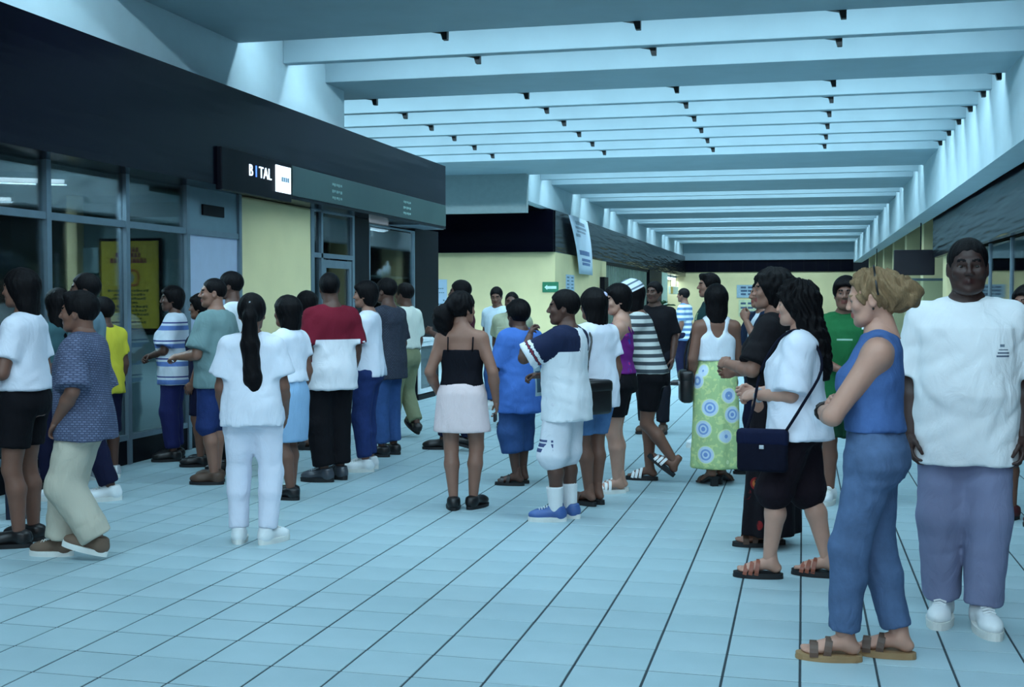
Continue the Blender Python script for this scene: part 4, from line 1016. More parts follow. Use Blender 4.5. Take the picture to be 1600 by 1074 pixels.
    if shoes:
        mm = shoe_meshes(kind, shoes[1], shoes[2], fine)
        for i, s in enumerate((1, -1)):
            M = foM[i] @ Matrix.Diagonal((fsc*1.03*(1 if s > 0 else -1), fsc*1.03, fsc*1.03, 1))
            if 'upper' in mm: so = link('shoe', mm['upper'], shoes[1], root); so.matrix_local = M; link('sole', mm['sole'], shoes[2], so)
            else: so = link('shoe', mm['sole'], shoes[2], root); so.matrix_local = M; link('strap', mm['strap'], shoes[1], so)
            if 'lace' in mm: link('lace', mm['lace'], shoes[3] if len(shoes) > 3 else shoes[1], so)
    info = dict(root=root, sho=sho, elb=elb, wri=wri, hc=hc, hsc=hsc, Rh=Rh, H=H, dz=dz, hips=hips, kn=kn, an=an, ms=ms, mh=mh, pel=pel)
    if extra: extra(info)
    return info

# ---- wardrobe ---------------------------------------------------------------------------
W = lambda n, c, **k: cloth(n, c, **k)
white_t = W('white_cotton', (222, 226, 238)); white_b = W('white_blouse', (224, 228, 240)); white_p = W('white_uniform', (220, 222, 236))
blk = W('black_cloth', (18, 17, 22)); navy = W('navy_cloth', (24, 26, 52)); denim = W('blue_denim', (50, 78, 126), pat='denim'); denim_l = W('light_denim', (84, 120, 164), pat='denim'); denim_d = W('dark_denim', (36, 52, 100), pat='denim')
khaki = W('khaki_cloth', (186, 180, 164)); khaki_g = W('khaki_green_cloth', (126, 132, 104)); grey_t = W('grey_trouser_cloth', (122, 128, 158)); chk = W('charcoal_check', (70, 76, 88), pat='weave', c2=(48, 52, 66))
sh_blk = plain('black_leather', (20, 18, 20), .4); sh_brn = plain('brown_leather', (78, 56, 44), .5); sh_red = plain('red_brown_leather', (128, 62, 40), .45); sh_wht = plain('white_leather', (220, 224, 226), .45); sh_sil = plain('silver_leather', (196, 202, 208), .25, .6, .4)
rub_w = plain('white_rubber', (214, 216, 212), .6); rub_b = plain('black_rubber', (18, 18, 22), .6); rub_t = plain('tan_rubber', (150, 120, 84), .6); sh_blue = plain('blue_leather', (62, 92, 150), .45); sh_tan = plain('suede_brown', (104, 84, 70), .8); sock_w = W('white_sock', (224, 226, 228))
TR = lambda mat, **k: dict(kind='trousers', mat=mat, **k)
SHORT = lambda mat, ln, **k: dict(kind='shorts', name='shorts', mat=mat, len=ln, **k)
SK = lambda mat, hem, **k: dict(kind='skirt', mat=mat, hem=hem, **k)
TP = lambda mat, **k: dict(mat=mat, **k)
def thing_at(p, name, build, label, cat):
    """a separate thing carried by a person: own root standing at the same frame"""
    t = empty(name); t.matrix_world = p['root'].matrix_basis.copy(); build(t); tag(t, label, cat); return t
def bag(p, c, size, mat, strap, label, name='handbag', trim=None):
    def b(t):
        w_, d_, h_ = size; m = MB()
        m.box(c[0]-w_/2, c[0]+w_/2, c[1]-d_/2, c[1]+d_/2, c[2]-h_/2, c[2]+h_/2, bev=min(size)*.3); body = m.build('bag_body', mat, t, True)
        fl_ = MB(); fl_.box(c[0]-w_/2-.004, c[0]+w_/2+.004, c[1]-d_/2-.004, c[1]+d_/2+.004, c[2]+h_*.12, c[2]+h_/2+.004, bev=min(size)*.3); fl_.build('flap', trim or mat, t, True)
        P_ = [Vector(q_) for q_ in strap]; sm = []
        for i in range(len(P_)-1):
            p0, p1, p2, p3 = P_[max(i-1, 0)], P_[i], P_[i+1], P_[min(i+2, len(P_)-1)]
            for t_ in (0, .25, .5, .75): sm.append(.5*((2*p1)+(p2-p0)*t_+(2*p0-5*p1+4*p2-p3)*t_*t_+(3*p1-p0-3*p2+p3)*t_**3))
        strap_ = [tuple(q_) for q_ in sm]+[tuple(P_[-1])]
        MB().tube(strap_, .008, 6).build('strap', mat, t, True)
        MB().box(c[0]-.012-w_/2, c[0]-w_/2+.01, c[1]-.012, c[1]+.012, c[2]+h_*.06, c[2]+h_*.15, bev=.002).build('clasp', sh_sil, t)
    return thing_at(p, name, b, label, 'bag')
def dome(p, name, mat, tilt=0, brim=True, r=.105, z0=.02, mat2=None):
    m = MB(); n = 20; k = 7; v = []; f = []
    for i in range(k+1):
        a = PI/2*i/k
        for j in range(n): b_ = 2*PI*j/n; v.append((r*.86*math.cos(a)*math.cos(b_), -.015+r*1.06*math.cos(a)*math.sin(b_), z0+r*.98*math.sin(a)))
    for i in range(k):
        for j in range(n): f.append((i*n+j, i*n+(j+1) % n, (i+1)*n+(j+1) % n, (i+1)*n+j))
    m.add(v, f)
    o = m.build(name, mat, p['root'], True)
    o.matrix_local = Matrix.Translation(p['hc']) @ Matrix(p['Rh']).to_4x4() @ Matrix.Rotation(math.radians(tilt), 4, 'X') @ Matrix.Scale(p['hsc'], 4)
    if brim:
        pts = [(r*.86*math.cos(t), r*1.0*math.sin(t)-.015+.075*math.sin(t), z0+.004-.02*math.sin(t)) for t in np.linspace(.25, PI-.25, 12)]; inn = [(r*.84*math.cos(t), r*1.0*math.sin(t)-.015, z0+.004) for t in np.linspace(.25, PI-.25, 12)]
        vv = inn+pts+[(x, y, z-.004) for x, y, z in inn+pts]; ff = []
        for i in range(11): ff += [(i, i+1, 13+i, 12+i), (24+i, 36+i, 37+i, 25+i), (12+i, 13+i, 37+i, 36+i)]
        MB().add(vv, ff).build('brim', mat2 or mat, o, True)
    return o
def band(p, name, center, r, mat, tube=.006, axis='z'):
    pts = [(center[0]+r*math.cos(t), center[1]+r*math.sin(t), center[2]) for t in np.linspace(0, 2*PI, 14)]; return MB().tube(pts, tube, 6).build(name, mat, p['root'], True)
def wristlet(p, i, mat, name='watch'):
    d_ = p['wri'][i]-p['elb'][i]; c = p['wri'][i]-d_*.10; r = .0215*p['H']/1.0*1.0; q_ = Matrix(qrot((0, 0, 1), d_/np.linalg.norm(d_)))
    pts = [tuple(Vector(c)+q_ @ Vector((r*math.cos(t), r*math.sin(t), 0))) for t in np.linspace(0, 2*PI, 14)]; MB().tube(pts, .008, 6).build(name, mat, p['root'], True)
def headbit(p, name, pos, rad, mat):
    """small ornament in head coordinates"""
    v, f = uvball((0, 0, 0), 1, 10); me = np_mesh(name, v*np.array(rad), f); o = link(name, me, mat, p['root']); o.matrix_local = Matrix.Translation(p['hc']) @ Matrix(p['Rh']).to_4x4() @ Matrix.Scale(p['hsc'], 4) @ Matrix.Translation(pos); return o

# ---- the crowd, from the left of the picture to the right ------------------------------------
person('woman in white T-shirt and black shorts at the far left edge', loc=(-4.61, 6.37), rot=1.779, h=1.663, sex='f', g=1.06, hair='shoulder', arms=('side', 'hold'), top=TP(white_t, hem=.565, sleeve=.7, box=.9, ease=.02), bottom=SHORT(blk, .66, wide=1.08), shoes=('shoe', sh_blk, rub_b), skin='tan', seed=1)
person('boy in grey checked shirt and khaki trousers walking left, hand in pocket', loc=(-4.03, 6.10), rot=1.805, h=1.544, sex='m', g=1.05, hair='short_m', arms=('side', 'pocket'), feet=((.06, .16, -4, 0, 0), (-.06, -.10, 4, .035, -16)), top=TP(W('grey_check_shirt', (112, 122, 148), pat='weave', c2=(72, 78, 102)), hem=.455, sleeve=.95, box=1, ease=.03, swide=1.25, flare=.03, collar=True), bottom=TR(khaki, wide=1.35, ease=.022, wr=.008, len=1.96), shoes=('sneaker', sh_tan, rub_w, rub_w), skin='tan', seed=2)
person('person in bright yellow T-shirt and dark shorts half hidden by the boy in grey', loc=(-5.65, 8.86), rot=1.266, h=1.495, sex='m', hair='short_m', top=TP(W('yellow_cotton', (196, 186, 60)), hem=.47, sleeve=.7, box=1), bottom=SHORT(navy, 1.15, wide=1.2), shoes=('sneaker', sh_sil, rub_w, rub_w), skin='dark', seed=3)
person('tall man in dark trousers and white shoes behind the boy in grey', loc=(-5.15, 7.87), rot=2.116, h=1.689, sex='m', hair='short', arms=('side', 'clasp'), feet=((.07, .17, -4, 0, 0), (-.06, -.15, 4, 0, 0)), top=TP(W('slate_blue_shirt', (96, 120, 132)), hem=.48, sleeve=.75), bottom=TR(navy, wide=1.15), shoes=('sneaker', sh_wht, rub_w, rub_w), skin='dark', seed=4)
person('long haired person in teal shirt behind the woman in white at the left edge', loc=(-5.53, 8.07), rot=1.124, h=1.559, sex='f', hair='long', top=TP(W('teal_cotton', (62, 96, 104)), hem=.5, sleeve=.7), bottom=TR(navy), shoes=('shoe', sh_blk, rub_b), skin='tan', seed=5)
person('short haired person in white and blue striped shirt with clasped hands', loc=(-5.67, 10.04), rot=1.910, h=1.601, sex='f', g=1.06, hair='short_f', arms=('clasp', 'clasp'), turn=15, belly=.02, top=TP(W('blue_striped_shirt', (200, 210, 225), pat='stripes', scale=.165, c2=[(0, (206, 214, 226)), (.34, (96, 124, 184)), (.6, (206, 214, 226)), (.72, (58, 66, 128)), (.8, (206, 214, 226))]), hem=.44, sleeve=.85, box=1, ease=.028, swide=1.2, collar=True), bottom=TR(W('indigo_trousers', (36, 40, 88)), wide=1.15), shoes=('shoe', sh_blk, rub_b), skin='dark', seed=6)
person('person in dark clothes between the striped shirt and the man in grey green', loc=(-5.24, 9.78), rot=1.801, h=1.529, sex='f', hair='short_f', arms=('side', 'side'), top=TP(navy, hem=.5, sleeve=.7), bottom=SHORT(navy, .95), shoes=('shoe', sh_blk, rub_b), skin='tan', seed=7)
person('man in grey green shirt and denim shorts looking left', loc=(-4.63, 8.85), rot=1.564, h=1.655, sex='m', g=1.1, hair='crop', turn=34, arms=('side', 'hold'), feet=((.075, .04, -8, 0, 0), (-.07, -.02, 12, 0, 0)), top=TP(W('grey_green_shirt', (112, 138, 140)), hem=.47, sleeve=.85, box=1, ease=.026, swide=1.25, collar=True), bottom=SHORT(denim_d, 1.02, wide=1.15), shoes=('shoe', sh_brn, rub_b), skin='mid', seed=8)
person('tall dark haired man in white collared shirt behind the man in grey green', loc=(-4.78, 9.45), rot=1.691, h=1.720, sex='m', hair='short', turn=10, arms=('side', 'side'), top=TP(W('white_shirt', (214, 220, 226)), hem=.47, sleeve=.8, collar=True), bottom=TR(blk), shoes=('shoe', sh_blk, rub_b), skin='dark', seed=9)
def nurse_x(p): headbit(p, 'hair_clip', (0, -.118, .06), (.012, .012, .02), sh_sil)
person('woman in all white uniform with very long black ponytail, seen from behind', loc=(-3.26, 6.70), rot=0.348, h=1.512, sex='f', g=1.0, hair='ponytail_long', arms=('fore', 'fore'), feet=((.085, .0, -38, 0, 0), (-.09, .04, 4, 0, 0)), top=TP(white_t, hem=.478, sleeve=.72, box=1, ease=.026, swide=1.2, flare=.012), bottom=TR(white_p, wide=1.0, ease=.016, len=1.97), shoes=('sneaker', sh_wht, rub_w, rub_w), skin='tan', seed=10, extra=nurse_x)
person('woman in white top and light blue skirt beside the nurse in white', loc=(-3.74, 8.30), rot=1.331, h=1.505, sex='f', g=1.02, hair='bob', arms=('side', 'side'), feet=((.05, .02, -4, 0, 0), (-.05, -.05, 6, 0, 0)), top=TP(white_b, hem=.585, sleeve=.55, box=.5), bottom=SK(W('light_blue_skirt', (142, 178, 212)), .285, r=.105, waist=.61), shoes=('shoe', sh_blk, rub_b), skin='tan', seed=11)
person('woman in dark navy skirt partly hidden behind the man in red and white', loc=(-4.79, 11.08), rot=1.456, h=1.538, sex='f', hair='bob', feet=((.05, .10, -4, 0, 0), (-.05, -.08, 6, 0, 0)), top=TP(W('black_top', (30, 28, 34)), hem=.58, sleeve=.5), bottom=SK(W('navy_skirt', (44, 52, 84)), .2, r=.13, folds=6), shoes=('mule', sh_blk, rub_b), skin='dark', seed=12)
person('man in dark red and white T-shirt and black trousers, back turned', loc=(-3.77, 9.20), rot=0.877, h=1.694, sex='m', g=1.04, hair='short', turn=-25, feet=((.09, .02, 10, 0, 0), (-.08, -.03, 42, 0, 0)), top=TP(W('red_white_tee', (222, 222, 226), zone=[(0, (226, 226, 232)), (.5, (112, 26, 44))]), hem=.44, sleeve=.85, box=1, ease=.028, swide=1.2, flare=.02, zone=lambda v, a: np.maximum(np.clip(.5+(v[:, 2]-.69)*20, 0, 1), ((a > 0) & (np.abs(v[:, 0]) > .122))*1.0), zx=.9), bottom=TR(blk, wide=1.28, ease=.02), shoes=('sneaker', plain('black_white_leather', (60, 64, 72), .3, .6), rub_b, sh_sil), skin='dark', seed=13)
person('woman in white T-shirt and blue jeans facing left with short dark hair', loc=(-3.69, 9.83), rot=1.720, h=1.634, sex='f', g=1.05, hair='short_f', arms=('clasp', 'clasp'), top=TP(white_t, hem=.5, sleeve=.7, box=.9, ease=.02, flare=.015), bottom=TR(denim_d, wide=1.08), shoes=('sneaker', sh_wht, rub_w, rub_w), skin='mid', seed=14)
person('man in charcoal checked shirt and blue jeans standing in the queue', loc=(-3.85, 10.80), rot=1.355, h=1.683, sex='m', g=1.06, hair='short', arms=('side', 'clasp'), top=TP(chk, hem=.436, sleeve=.85, box=1, ease=.026), bottom=TR(denim, wide=1.25), shoes=('shoe', sh_blk, rub_b), skin='dark', seed=15)
person('man in tucked white shirt and khaki green trousers stepping left', loc=(-4.16, 12.25), rot=1.287, h=1.665, sex='m', hair='short', feet=((.07, -.10, -20, .06, -30), (-.07, .12, 5, 0, 0)), arms=('side', 'hold'), top=TP(W('cream_shirt', (206, 212, 204)), hem=.58, sleeve=.85, box=.9, ease=.022, collar=True), bottom=TR(khaki_g, wide=1.2, waist=.60, belt=sh_blk), shoes=('shoe', sh_blk, rub_b), skin='dark', seed=16)
def cami_x(p): headbit(p, 'hair_clip', (-.02, -.12, .035), (.014, .012, .012), sh_sil)
c17 = person('woman in black strappy top and pale pink skirt, back turned', loc=(-2.35, 8.16), rot=0.141, h=1.532, sex='f', g=1.06, hair='bushy_ponytail', turn=-42, arms=(((.15, .02, .50), (.6, -1, -.2), .35), ((.115, .07, .53), (.6, -1, -.2), .4)), feet=((.075, .03, -24, 0, 0), (-.06, -.02, 10, 0, 0)), top=TP(W('black_camisole', (16, 16, 24)), hem=.572, top=.742, sleeve=0, box=.3, ease=.008, wr=.002, flare=.0, straps=True), bottom=SK(W('pale_pink_skirt', (226, 206, 208)), .36, r=.135, flat=.72, waist=.59, wr=.002), shoes=('shoe', sh_blk, rub_b), skin='mid', seed=17, extra=cami_x)
def wallet(t):
    w_ = c17['wri'][0]; MB().box(w_[0]-.02, w_[0]-.002, w_[1]+.0, w_[1]+.10, w_[2]-.15, w_[2]-.09, bev=.004).build('cover', sh_blk, t); MB().box(w_[0]-.023, w_[0]-.02, w_[1]+.01, w_[1]+.11, w_[2]-.145, w_[2]-.095).build('paper', paper, t)
thing_at(c17, 'wallet', wallet, 'flat dark wallet with paper held by the woman in the pink skirt', 'wallet')
person('man in maroon shirt facing left behind the woman in the strappy top', loc=(-3.27, 11.34), rot=1.712, h=1.695, sex='m', hair='short', arms=('side', ((.04, .17, .70), (.6, -.2, -1), .8)), feet=((.06, .2, 0, 0, 0), (-.06, -.1, 0, .03, -15)), top=TP(W('maroon_cotton', (86, 32, 48)), hem=.46, sleeve=.7, box=1), bottom=TR(navy), shoes=('shoe', sh_blk, rub_b), skin='dark', seed=18)
person('young man in white T-shirt far back against the cream wall', loc=(-4.02, 15.67), rot=2.869, h=1.638, sex='m', hair='short', nod=18, turn=20, top=TP(W('far_white_tee', (196, 214, 226)), hem=.45, sleeve=.7), bottom=TR(denim), shoes=('sneaker', sh_wht, rub_w), skin='tan', seed=20)
def guard_x(p):
    headbit(p, 'moustache', (0, .092, -.046), (.024, .008, .006), p['mh']); H_ = p['H']
    for s in (1, -1): MB().box(s*.065*H_-.05, s*.065*H_+.05, .105*H_+.0, .105*H_+.025, .70*H_, .75*H_, bev=.004).build('shirt_pocket', W('guard_khaki', (164, 170, 146)), p['root'])
person('guard with moustache in khaki uniform shirt, belt and trousers', loc=(-3.29, 13.52), rot=3.241, h=1.567, sex='m', g=1.08, hair='crop', arms=('back', 'back'), top=TP(W('guard_khaki', (164, 170, 146)), hem=.58, sleeve=.8, collar=True, ease=.02), bottom=TR(W('guard_trousers', (150, 156, 130)), belt=sh_blk, waist=.6), shoes=('shoe', sh_blk, rub_b), skin='dark', seed=21, extra=guard_x)
person('boy in blue T-shirt, denim shorts and black sandals', loc=(-2.22, 9.37), rot=0.965, h=1.459, sex='m', g=1.04, hair='bowl', turn=-8, hs=.215, arms=('clasp', 'clasp'), feet=((.075, .04, 0, 0, 0), (-.06, -.03, 34, 0, 0)), top=TP(W('blue_cotton', (70, 112, 188), patches=[(.03, .16, .72, .98, -1, (150, 176, 186)), (.05, .14, .75, .92, -1, (60, 86, 104))]), hem=.385, sleeve=.95, box=1, ease=.03, swide=1.25, flare=.02), bottom=SHORT(denim, 1.5, wide=1.35, ease=.02), shoes=('sandal', sh_blk, rub_b), skin='dark', seed=22)
def raglan(v, a):
    z = np.zeros(len(v)); sh_ = (a > 0) & (a < .62); z = np.where(sh_, .3, z); z = np.where((a >= .70) & (a < .76), .55, z); z = np.where((v[:, 2] > .745) & (np.abs(v[:, 0]) > .045+(v[:, 2]-.745)*-.15) & (a <= 0) & (v[:, 1] < 9), .3, z); return z
c23 = person('man in white shirt with navy shoulders, white shorts and blue sneakers', loc=(-1.56, 7.94), rot=1.345, h=1.543, sex='m', g=1.05, hair='short', turn=22, arms=('hold', ((.05, .15, .80), (.8, .4, -.8), .7)), feet=((.07, -.01, -6, 0, 0), (-.085, .03, 26, 0, 0)), top=TP(W('raglan_shirt', (226, 228, 232), zone=[(0, (222, 226, 232)), (.2, (30, 38, 66)), (.45, (130, 50, 60)), (.7, (30, 38, 66))]), hem=.435, sleeve=.92, box=1, ease=.03, swide=1.2, flare=.02, zone=raglan), bottom=SHORT(W('white_shorts', (218, 220, 228), patches=[(-.2, -.115, .475, .50, 1, (70, 80, 120)), (-.2, -.115, .51, .535, 1, (70, 80, 120)), (-.2, -.115, .545, .56, 1, (70, 80, 120))]), 1.02, wide=1.3, ease=.026), shoes=('sneaker', sh_blue, rub_w, sh_wht), socks=sock_w, skin='dark', seed=23)
def clip_x(p): headbit(p, 'hair_scrunchie', (.03, -.10, .075), (.03, .022, .03), W('lilac_cloth', (196, 196, 226)))
c24 = person('woman in white T-shirt and denim shorts with black shoulder bag', loc=(-1.47, 8.56), rot=0.903, h=1.532, sex='f', g=1.06, hair='shoulder', arms=('side', 'side'), feet=((.05, .02, 0, 0, 0), (-.05, .0, 0, 0, 0)), top=TP(white_b, hem=.45, sleeve=.65, box=.9, ease=.022), bottom=SHORT(denim_l, .84), shoes=('mule', sh_brn, rub_b), skin='tan', seed=24, extra=clip_x)
H_ = c24['H']
bag(c24, (-.10*H_, -.125*H_, .525*H_), (.25, .09, .24), sh_blk, [(-.10*H_-.09, -.125*H_, .59*H_), (-.10*H_-.06, -.115*H_, .70*H_), (-.085*H_, -.075*H_, .80*H_), (-.082*H_, -.0*H_, .85*H_), (-.082*H_, .06*H_, .80*H_), (-.11*H_, .09*H_, .7*H_), (-.16*H_, .02*H_, .62*H_), (-.10*H_+.09, -.13*H_, .60*H_)], 'black shoulder bag hanging behind the man in the navy shouldered shirt')
person('smiling woman in purple halter top and black shorts facing left', loc=(-1.38, 9.18), rot=1.616, h=1.574, sex='f', g=1.06, hair='short_f', nod=8, turn=22, arms=('crosslow', 'crosslow'), feet=((.05, .0, 0, 0, 0), (-.06, .01, 20, 0, 0)), top=TP(W('purple_print', (110, 36, 120), pat='batik', c2=(190, 50, 130), c3=(70, 60, 150), scale=14), hem=.57, top=.77, sleeve=0, box=.3, ease=.008, straps=True), bottom=SHORT(blk, .66, waist=.59), shoes=('slide', sh_wht, rub_w), skin='fair', seed=25)
def cap_x(p): dome(p, 'cap', r=.128, mat=W('white_cap', (206, 214, 222), pat='stripes', scale=.05, c2=[(0, (212, 220, 228)), (.7, (96, 112, 128))]), tilt=-26)
person('woman in white and grey striped shirt with white cap leaning on her friend', loc=(-1.20, 9.79), rot=1.553, h=1.610, sex='f', g=1.05, hair='bob', lean=.24, turn=12, arms=('hold', 'reach'), feet=((.05, .03, 0, 0, 0), (-.05, -.19, 0, .07, -38)), top=TP(W('grey_striped_shirt', (196, 204, 200), pat='stripes', scale=.062, c2=[(0, (206, 212, 210)), (.52, (70, 78, 84))]), hem=.535, sleeve=.6, box=.9, ease=.02), bottom=SHORT(blk, .72), shoes=('slide', sh_wht, rub_b), skin='tan', seed=26, extra=cap_x)
person('dark haired man in black T-shirt and dark trousers behind the capped woman', loc=(-1.61, 13.32), rot=3.000, h=1.678, sex='m', g=1.08, hair='short', turn=-15, top=TP(blk, hem=.46, sleeve=.85, box=1, swide=1.2), bottom=TR(W('dark_trousers', (30, 30, 38)), wide=1.15), shoes=('shoe', sh_brn, rub_b), skin='dark', seed=27)
person('distant man in blue and white striped shirt near the lit shop', loc=(-2.01, 20.87), rot=1.318, h=1.666, sex='m', hair='short', top=TP(W('far_striped_shirt', (170, 190, 206), pat='stripes', scale=.09, c2=[(0, (206, 218, 226)), (.5, (92, 128, 168))]), hem=.46, sleeve=.8), bottom=TR(navy), shoes=('shoe', sh_blk, rub_b), skin='tan', seed=28)
person('tall young man in dark green T-shirt and light jeans looking left', loc=(-0.90, 12.02), rot=1.820, h=1.735, sex='m', hair='short_m', turn=4, arms=('side', 'fore'), top=TP(W('dark_green_cotton', (26, 56, 58), patches=[(-.06, .02, 1.28, 1.36, 1, (150, 170, 130))]), hem=.46, sleeve=.85, box=1, ease=.024), bottom=TR(denim_l, wide=1.2), shoes=('sneaker', sh_wht, rub_w), skin='mid', seed=29)
c30 = person('woman in white sleeveless top and long green floral skirt, back turned', loc=(-0.68, 9.74), rot=0.210, h=1.587, sex='f', g=1.0, hair='shoulder', arms=('clasp', 'side'), feet=((.06, .06, -30, 0, 0), (-.04, -.04, 20, 0, 0)), top=TP(W('white_vest', (216, 222, 232)), hem=.62, top=.832, sleeve=0, box=.3, ease=.017, scoop=.095, narrow=.66, yoke=.62, wr=.002), bottom=SK(W('green_floral', (172, 198, 142), pat='floral', c2=(214, 226, 180), c3=(196, 214, 232), scale=5.5), .075, r=.125, flat=.8, waist=.645, folds=5, amp=.06), shoes=('heel', sh_brn, rub_b), skin='tan', seed=30)
H_ = c30['H']
bag(c30, (-.15*H_, .02, .50*H_), (.10, .24, .26), sh_blk, [(-.15*H_, -.06, .58*H_), (-.14*H_, -.03, .70*H_), (-.105*H_, -.01, .83*H_), (-.115*H_, .06, .79*H_), (-.15*H_, .09, .66*H_), (-.15*H_, .09, .57*H_)], 'black bag hanging at the side of the green floral skirt')
person('man in dark blue jacket with white shirt holding his chin', loc=(-0.33, 10.37), rot=2.231, h=1.646, sex='m', hair='short', turn=-14, arms=('crosslow', 'chin'), top=TP(W('dark_blue_jacket', (24, 38, 62), patches=[(-.03, .03, 1.05, 1.45, 1, (206, 220, 230))]), hem=.46, sleeve=1.15, box=1), bottom=TR(navy), shoes=('shoe', sh_blk, rub_b), skin='mid', seed=31)
person('person in black T-shirt and long red batik skirt with big round dark hair', loc=(-0.18, 7.41), rot=1.350, h=1.639, sex='f', g=1.06, hair='round_big', turn=22, arms=('hold', ((.06, .15, .66), (.7, -.3, -.8), .6)), feet=((.05, .0, 0, 0, 0), (-.05, .02, 24, 0, 0)), top=TP(W('black_tee', (22, 20, 24)), hem=.585, sleeve=.85, box=.9, ease=.026, swide=1.25), bottom=SK(W('red_batik', (20, 16, 22), pat='batik', c2=(168, 96, 52), c3=(128, 34, 36), scale=9), .035, r=.135, folds=7, amp=.06, waist=.62), shoes=('sandal', sh_brn, rub_b), skin='mid', seed=32)
def c33x(p):
    u_ = p['elb'][1]-p['sho'][1]; c_ = p['sho'][1]+u_*.80; q_ = Matrix(qrot((0, 0, 1), u_/np.linalg.norm(u_))); m = MB()
    for k_ in range(16):
        t_ = 2*PI*k_/16; o_ = Vector(c_)+q_ @ Vector((math.cos(t_), math.sin(t_), 0))*(.081); r_ = .009 if k_ % 3 == 0 else .005; v_, f_ = uvball(tuple(o_), r_, 6); m.add(v_.tolist(), f_.tolist())
    m.build('embroidery', sh_blk, p['root'], True); wristlet(p, 1, sh_sil); headbit(p, 'hair_clip', (.0, -.05, .135), (.03, .018, .012), sh_blk)
c33 = person('woman in white embroidered blouse and black culottes with navy handbag', loc=(-0.02, 6.58), rot=1.469, h=1.565, sex='f', g=1.1, hair='long_wavy', belly=.022, turn=-4, arms=('hold', ((.05, .14, .62), (.7, -.8, -.8), .75)), feet=((.06, -.15, -6, 0, 0), (-.07, .14, 6, 0, 0)), top=TP(white_b, hem=.475, sleeve=.95, box=1, ease=.026, swide=1.25, flare=.03), bottom=SHORT(W('black_culottes', (26, 18, 26)), 1.03, wide=1.4, ease=.014), shoes=('slide', sh_red, rub_b), skin='fair', seed=33, extra=c33x)
H_ = c33['H']
bag(c33, (-.155*H_, .10*H_, .452*H_), (.07, .26, .22), W('navy_bag', (13, 15, 32)), [(-.155*H_, .16*H_, .50*H_), (-.12*H_, .135*H_, .60*H_), (-.09*H_, .115*H_, .72*H_), (-.072*H_, .06*H_, .82*H_), (-.07*H_, -.005*H_, .853*H_), (-.078*H_, -.065*H_, .80*H_), (-.125*H_, -.085*H_, .72*H_), (-.165*H_, -.03*H_, .61*H_), (-.16*H_, .03*H_, .51*H_)], 'navy blue handbag hanging in front of the black culottes', trim=W('navy_flap', (18, 24, 52)))
person('man in green sports shirt facing the camera behind the blonde woman', loc=(0.30, 9.05), rot=3.038, h=1.640, sex='m', g=1.0, hair='bowl', arms=('clasp', 'side'), top=TP(W('green_sports_shirt', (30, 96, 56), patches=[(-.06, .05, 1.20, 1.212, 1, (140, 176, 160)), (-.19, -.12, 1.28, 1.45, 1, (206, 214, 220))]), hem=.44, sleeve=.85, box=1, ease=.024), bottom=SHORT(W('green_shorts', (24, 60, 42)), .95, wide=1.2), shoes=('sneaker', sh_wht, rub_w), skin='tan', seed=34)
def c35x(p):
    headbit(p, 'earring', (-.082, -.005, -.046), (.005, .005, .006), eye_i); wristlet(p, 1, sh_blk, 'bracelet')
    m = MB(); m.tube([(-.092*math.cos(t), -.035, .03+.108*math.sin(t)) for t in np.linspace(-.2, PI+.2, 14)], .005, 6); o = m.build('hair_band', sh_blk, p['root'], True); o.matrix_local = Matrix.Translation(p['hc']) @ Matrix(p['Rh']).to_4x4() @ Matrix.Scale(p['hsc'], 4)
    H_ = p['H']; F = Field((-.12, -.12, .78*H_), (.12, .14, .90*H_), .007)
    F.loft([[.815*H_, 0, -.008*H_, .066*H_, .056*H_], [.845*H_, 0, -.014*H_, .043*H_, .043*H_]], .005); F.ell((0, .11*H_, .84*H_), (.05*H_, .09*H_, .09*H_), .01, sub=True); v, f = F.mesh(); link('collar', np_mesh('collar', v, f), W('denim_vest', (70, 100, 152), pat='denim'), p['root'])
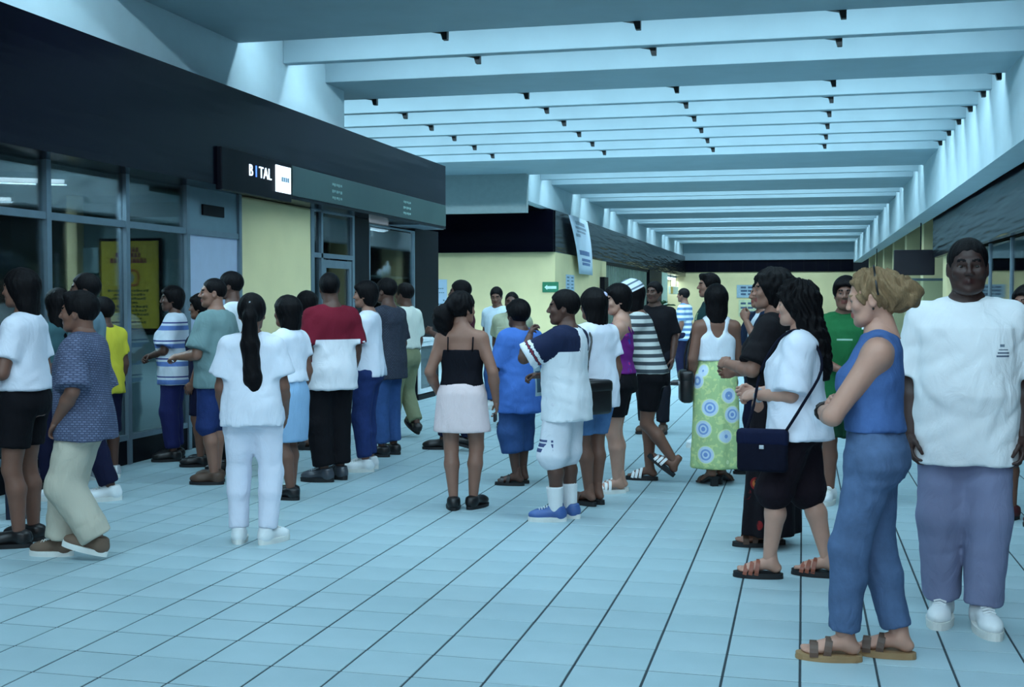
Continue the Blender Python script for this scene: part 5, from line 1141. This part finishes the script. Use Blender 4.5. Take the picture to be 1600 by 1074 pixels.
person('blonde woman in sleeveless denim vest and jeans with folded arms', loc=(0.29, 5.15), rot=1.480, h=1.597, sex='f', g=1.06, hair='tied_curly', hairc='blond', nod=10, arms=(((.025, .098, .655), (.9, .2, -.8), .9, (.115, .06, .645)), ((-.035, .132, .632), (.9, .5, -.9), .5, (.108, .098, .632))), feet=((.06, -.10, -4, 0, 0), (-.06, .11, 6, 0, 0)), top=TP(W('denim_vest', (70, 100, 152), pat='denim'), hem=.59, top=.832, sleeve=0, box=.45, ease=.013, narrow=.80, yoke=.66, wr=.0035, flare=.004, name='vest'), bottom=TR(W('stone_denim', (78, 100, 134), pat='denim'), wide=1.1, ease=.012, waist=.61, len=1.93), shoes=('sandal', sh_brn, rub_t), skin='fair', seed=35, extra=c35x)
person('large man in white T-shirt and grey trousers walking toward the camera', loc=(0.73, 5.84), rot=3.087, h=1.767, sex='m', g=1.1, belly=.03, hs=.25, hair='crop', feet=((.09, -.02, -8, 0, 0), (-.08, .09, 10, 0, 0)), top=TP(W('white_print_tee', (226, 230, 234), patches=[(-.17, -.12, 1.255, 1.262, 1, (90, 104, 124)), (-.165, -.125, 1.27, 1.275, 1, (110, 124, 140)), (-.15, -.13, 1.285, 1.297, 1, (110, 124, 140)), (-.17, -.115, 1.24, 1.248, 1, (90, 104, 124))]), hem=.42, sleeve=.9, box=.8, ease=.026, swide=1.2, flare=.02), bottom=TR(grey_t, wide=1.22, ease=.018, len=1.96), shoes=('sneaker', sh_wht, rub_w, sh_wht), skin='deep', seed=36)
person('person in dark red behind the large man at the right edge', loc=(1.46, 8.60), rot=2.450, h=1.573, sex='f', hair='shoulder', top=TP(W('rose_top', (150, 110, 124)), hem=.5, sleeve=.6), bottom=SK(W('dark_red_skirt', (52, 28, 34)), .27, r=.12), shoes=('shoe', plain('dark_red_leather', (80, 34, 38), .5), rub_b), skin='tan', seed=37)
# printed shopping bag at the left edge
def sbag(x, y):
    t = empty('shopping_bag', (x, y, 0), .3); m = MB(); m.prism([(-.17, 0), (.17, 0), (.185, .16), (.17, .30), (.10, .325), (0, .315), (-.1, .33), (-.17, .30), (-.18, .15)], 'x', -.06, .06); m.build('bag_body', W('bag_plastic', (40, 44, 60), pat='batik', c2=(190, 206, 216), c3=(110, 140, 160), scale=9), t)
    for s in (-.05, .05): MB().tube([(s, -.08, .31), (s, -.07, .40), (s, 0, .44), (s, .07, .40), (s, .08, .31)], .006, 6).build('handle', sh_blk, t, True)
    tag(t, 'dark shopping bag printed with white shapes on the floor at the left edge', 'bag')
sbag(-5.23, 7.20)
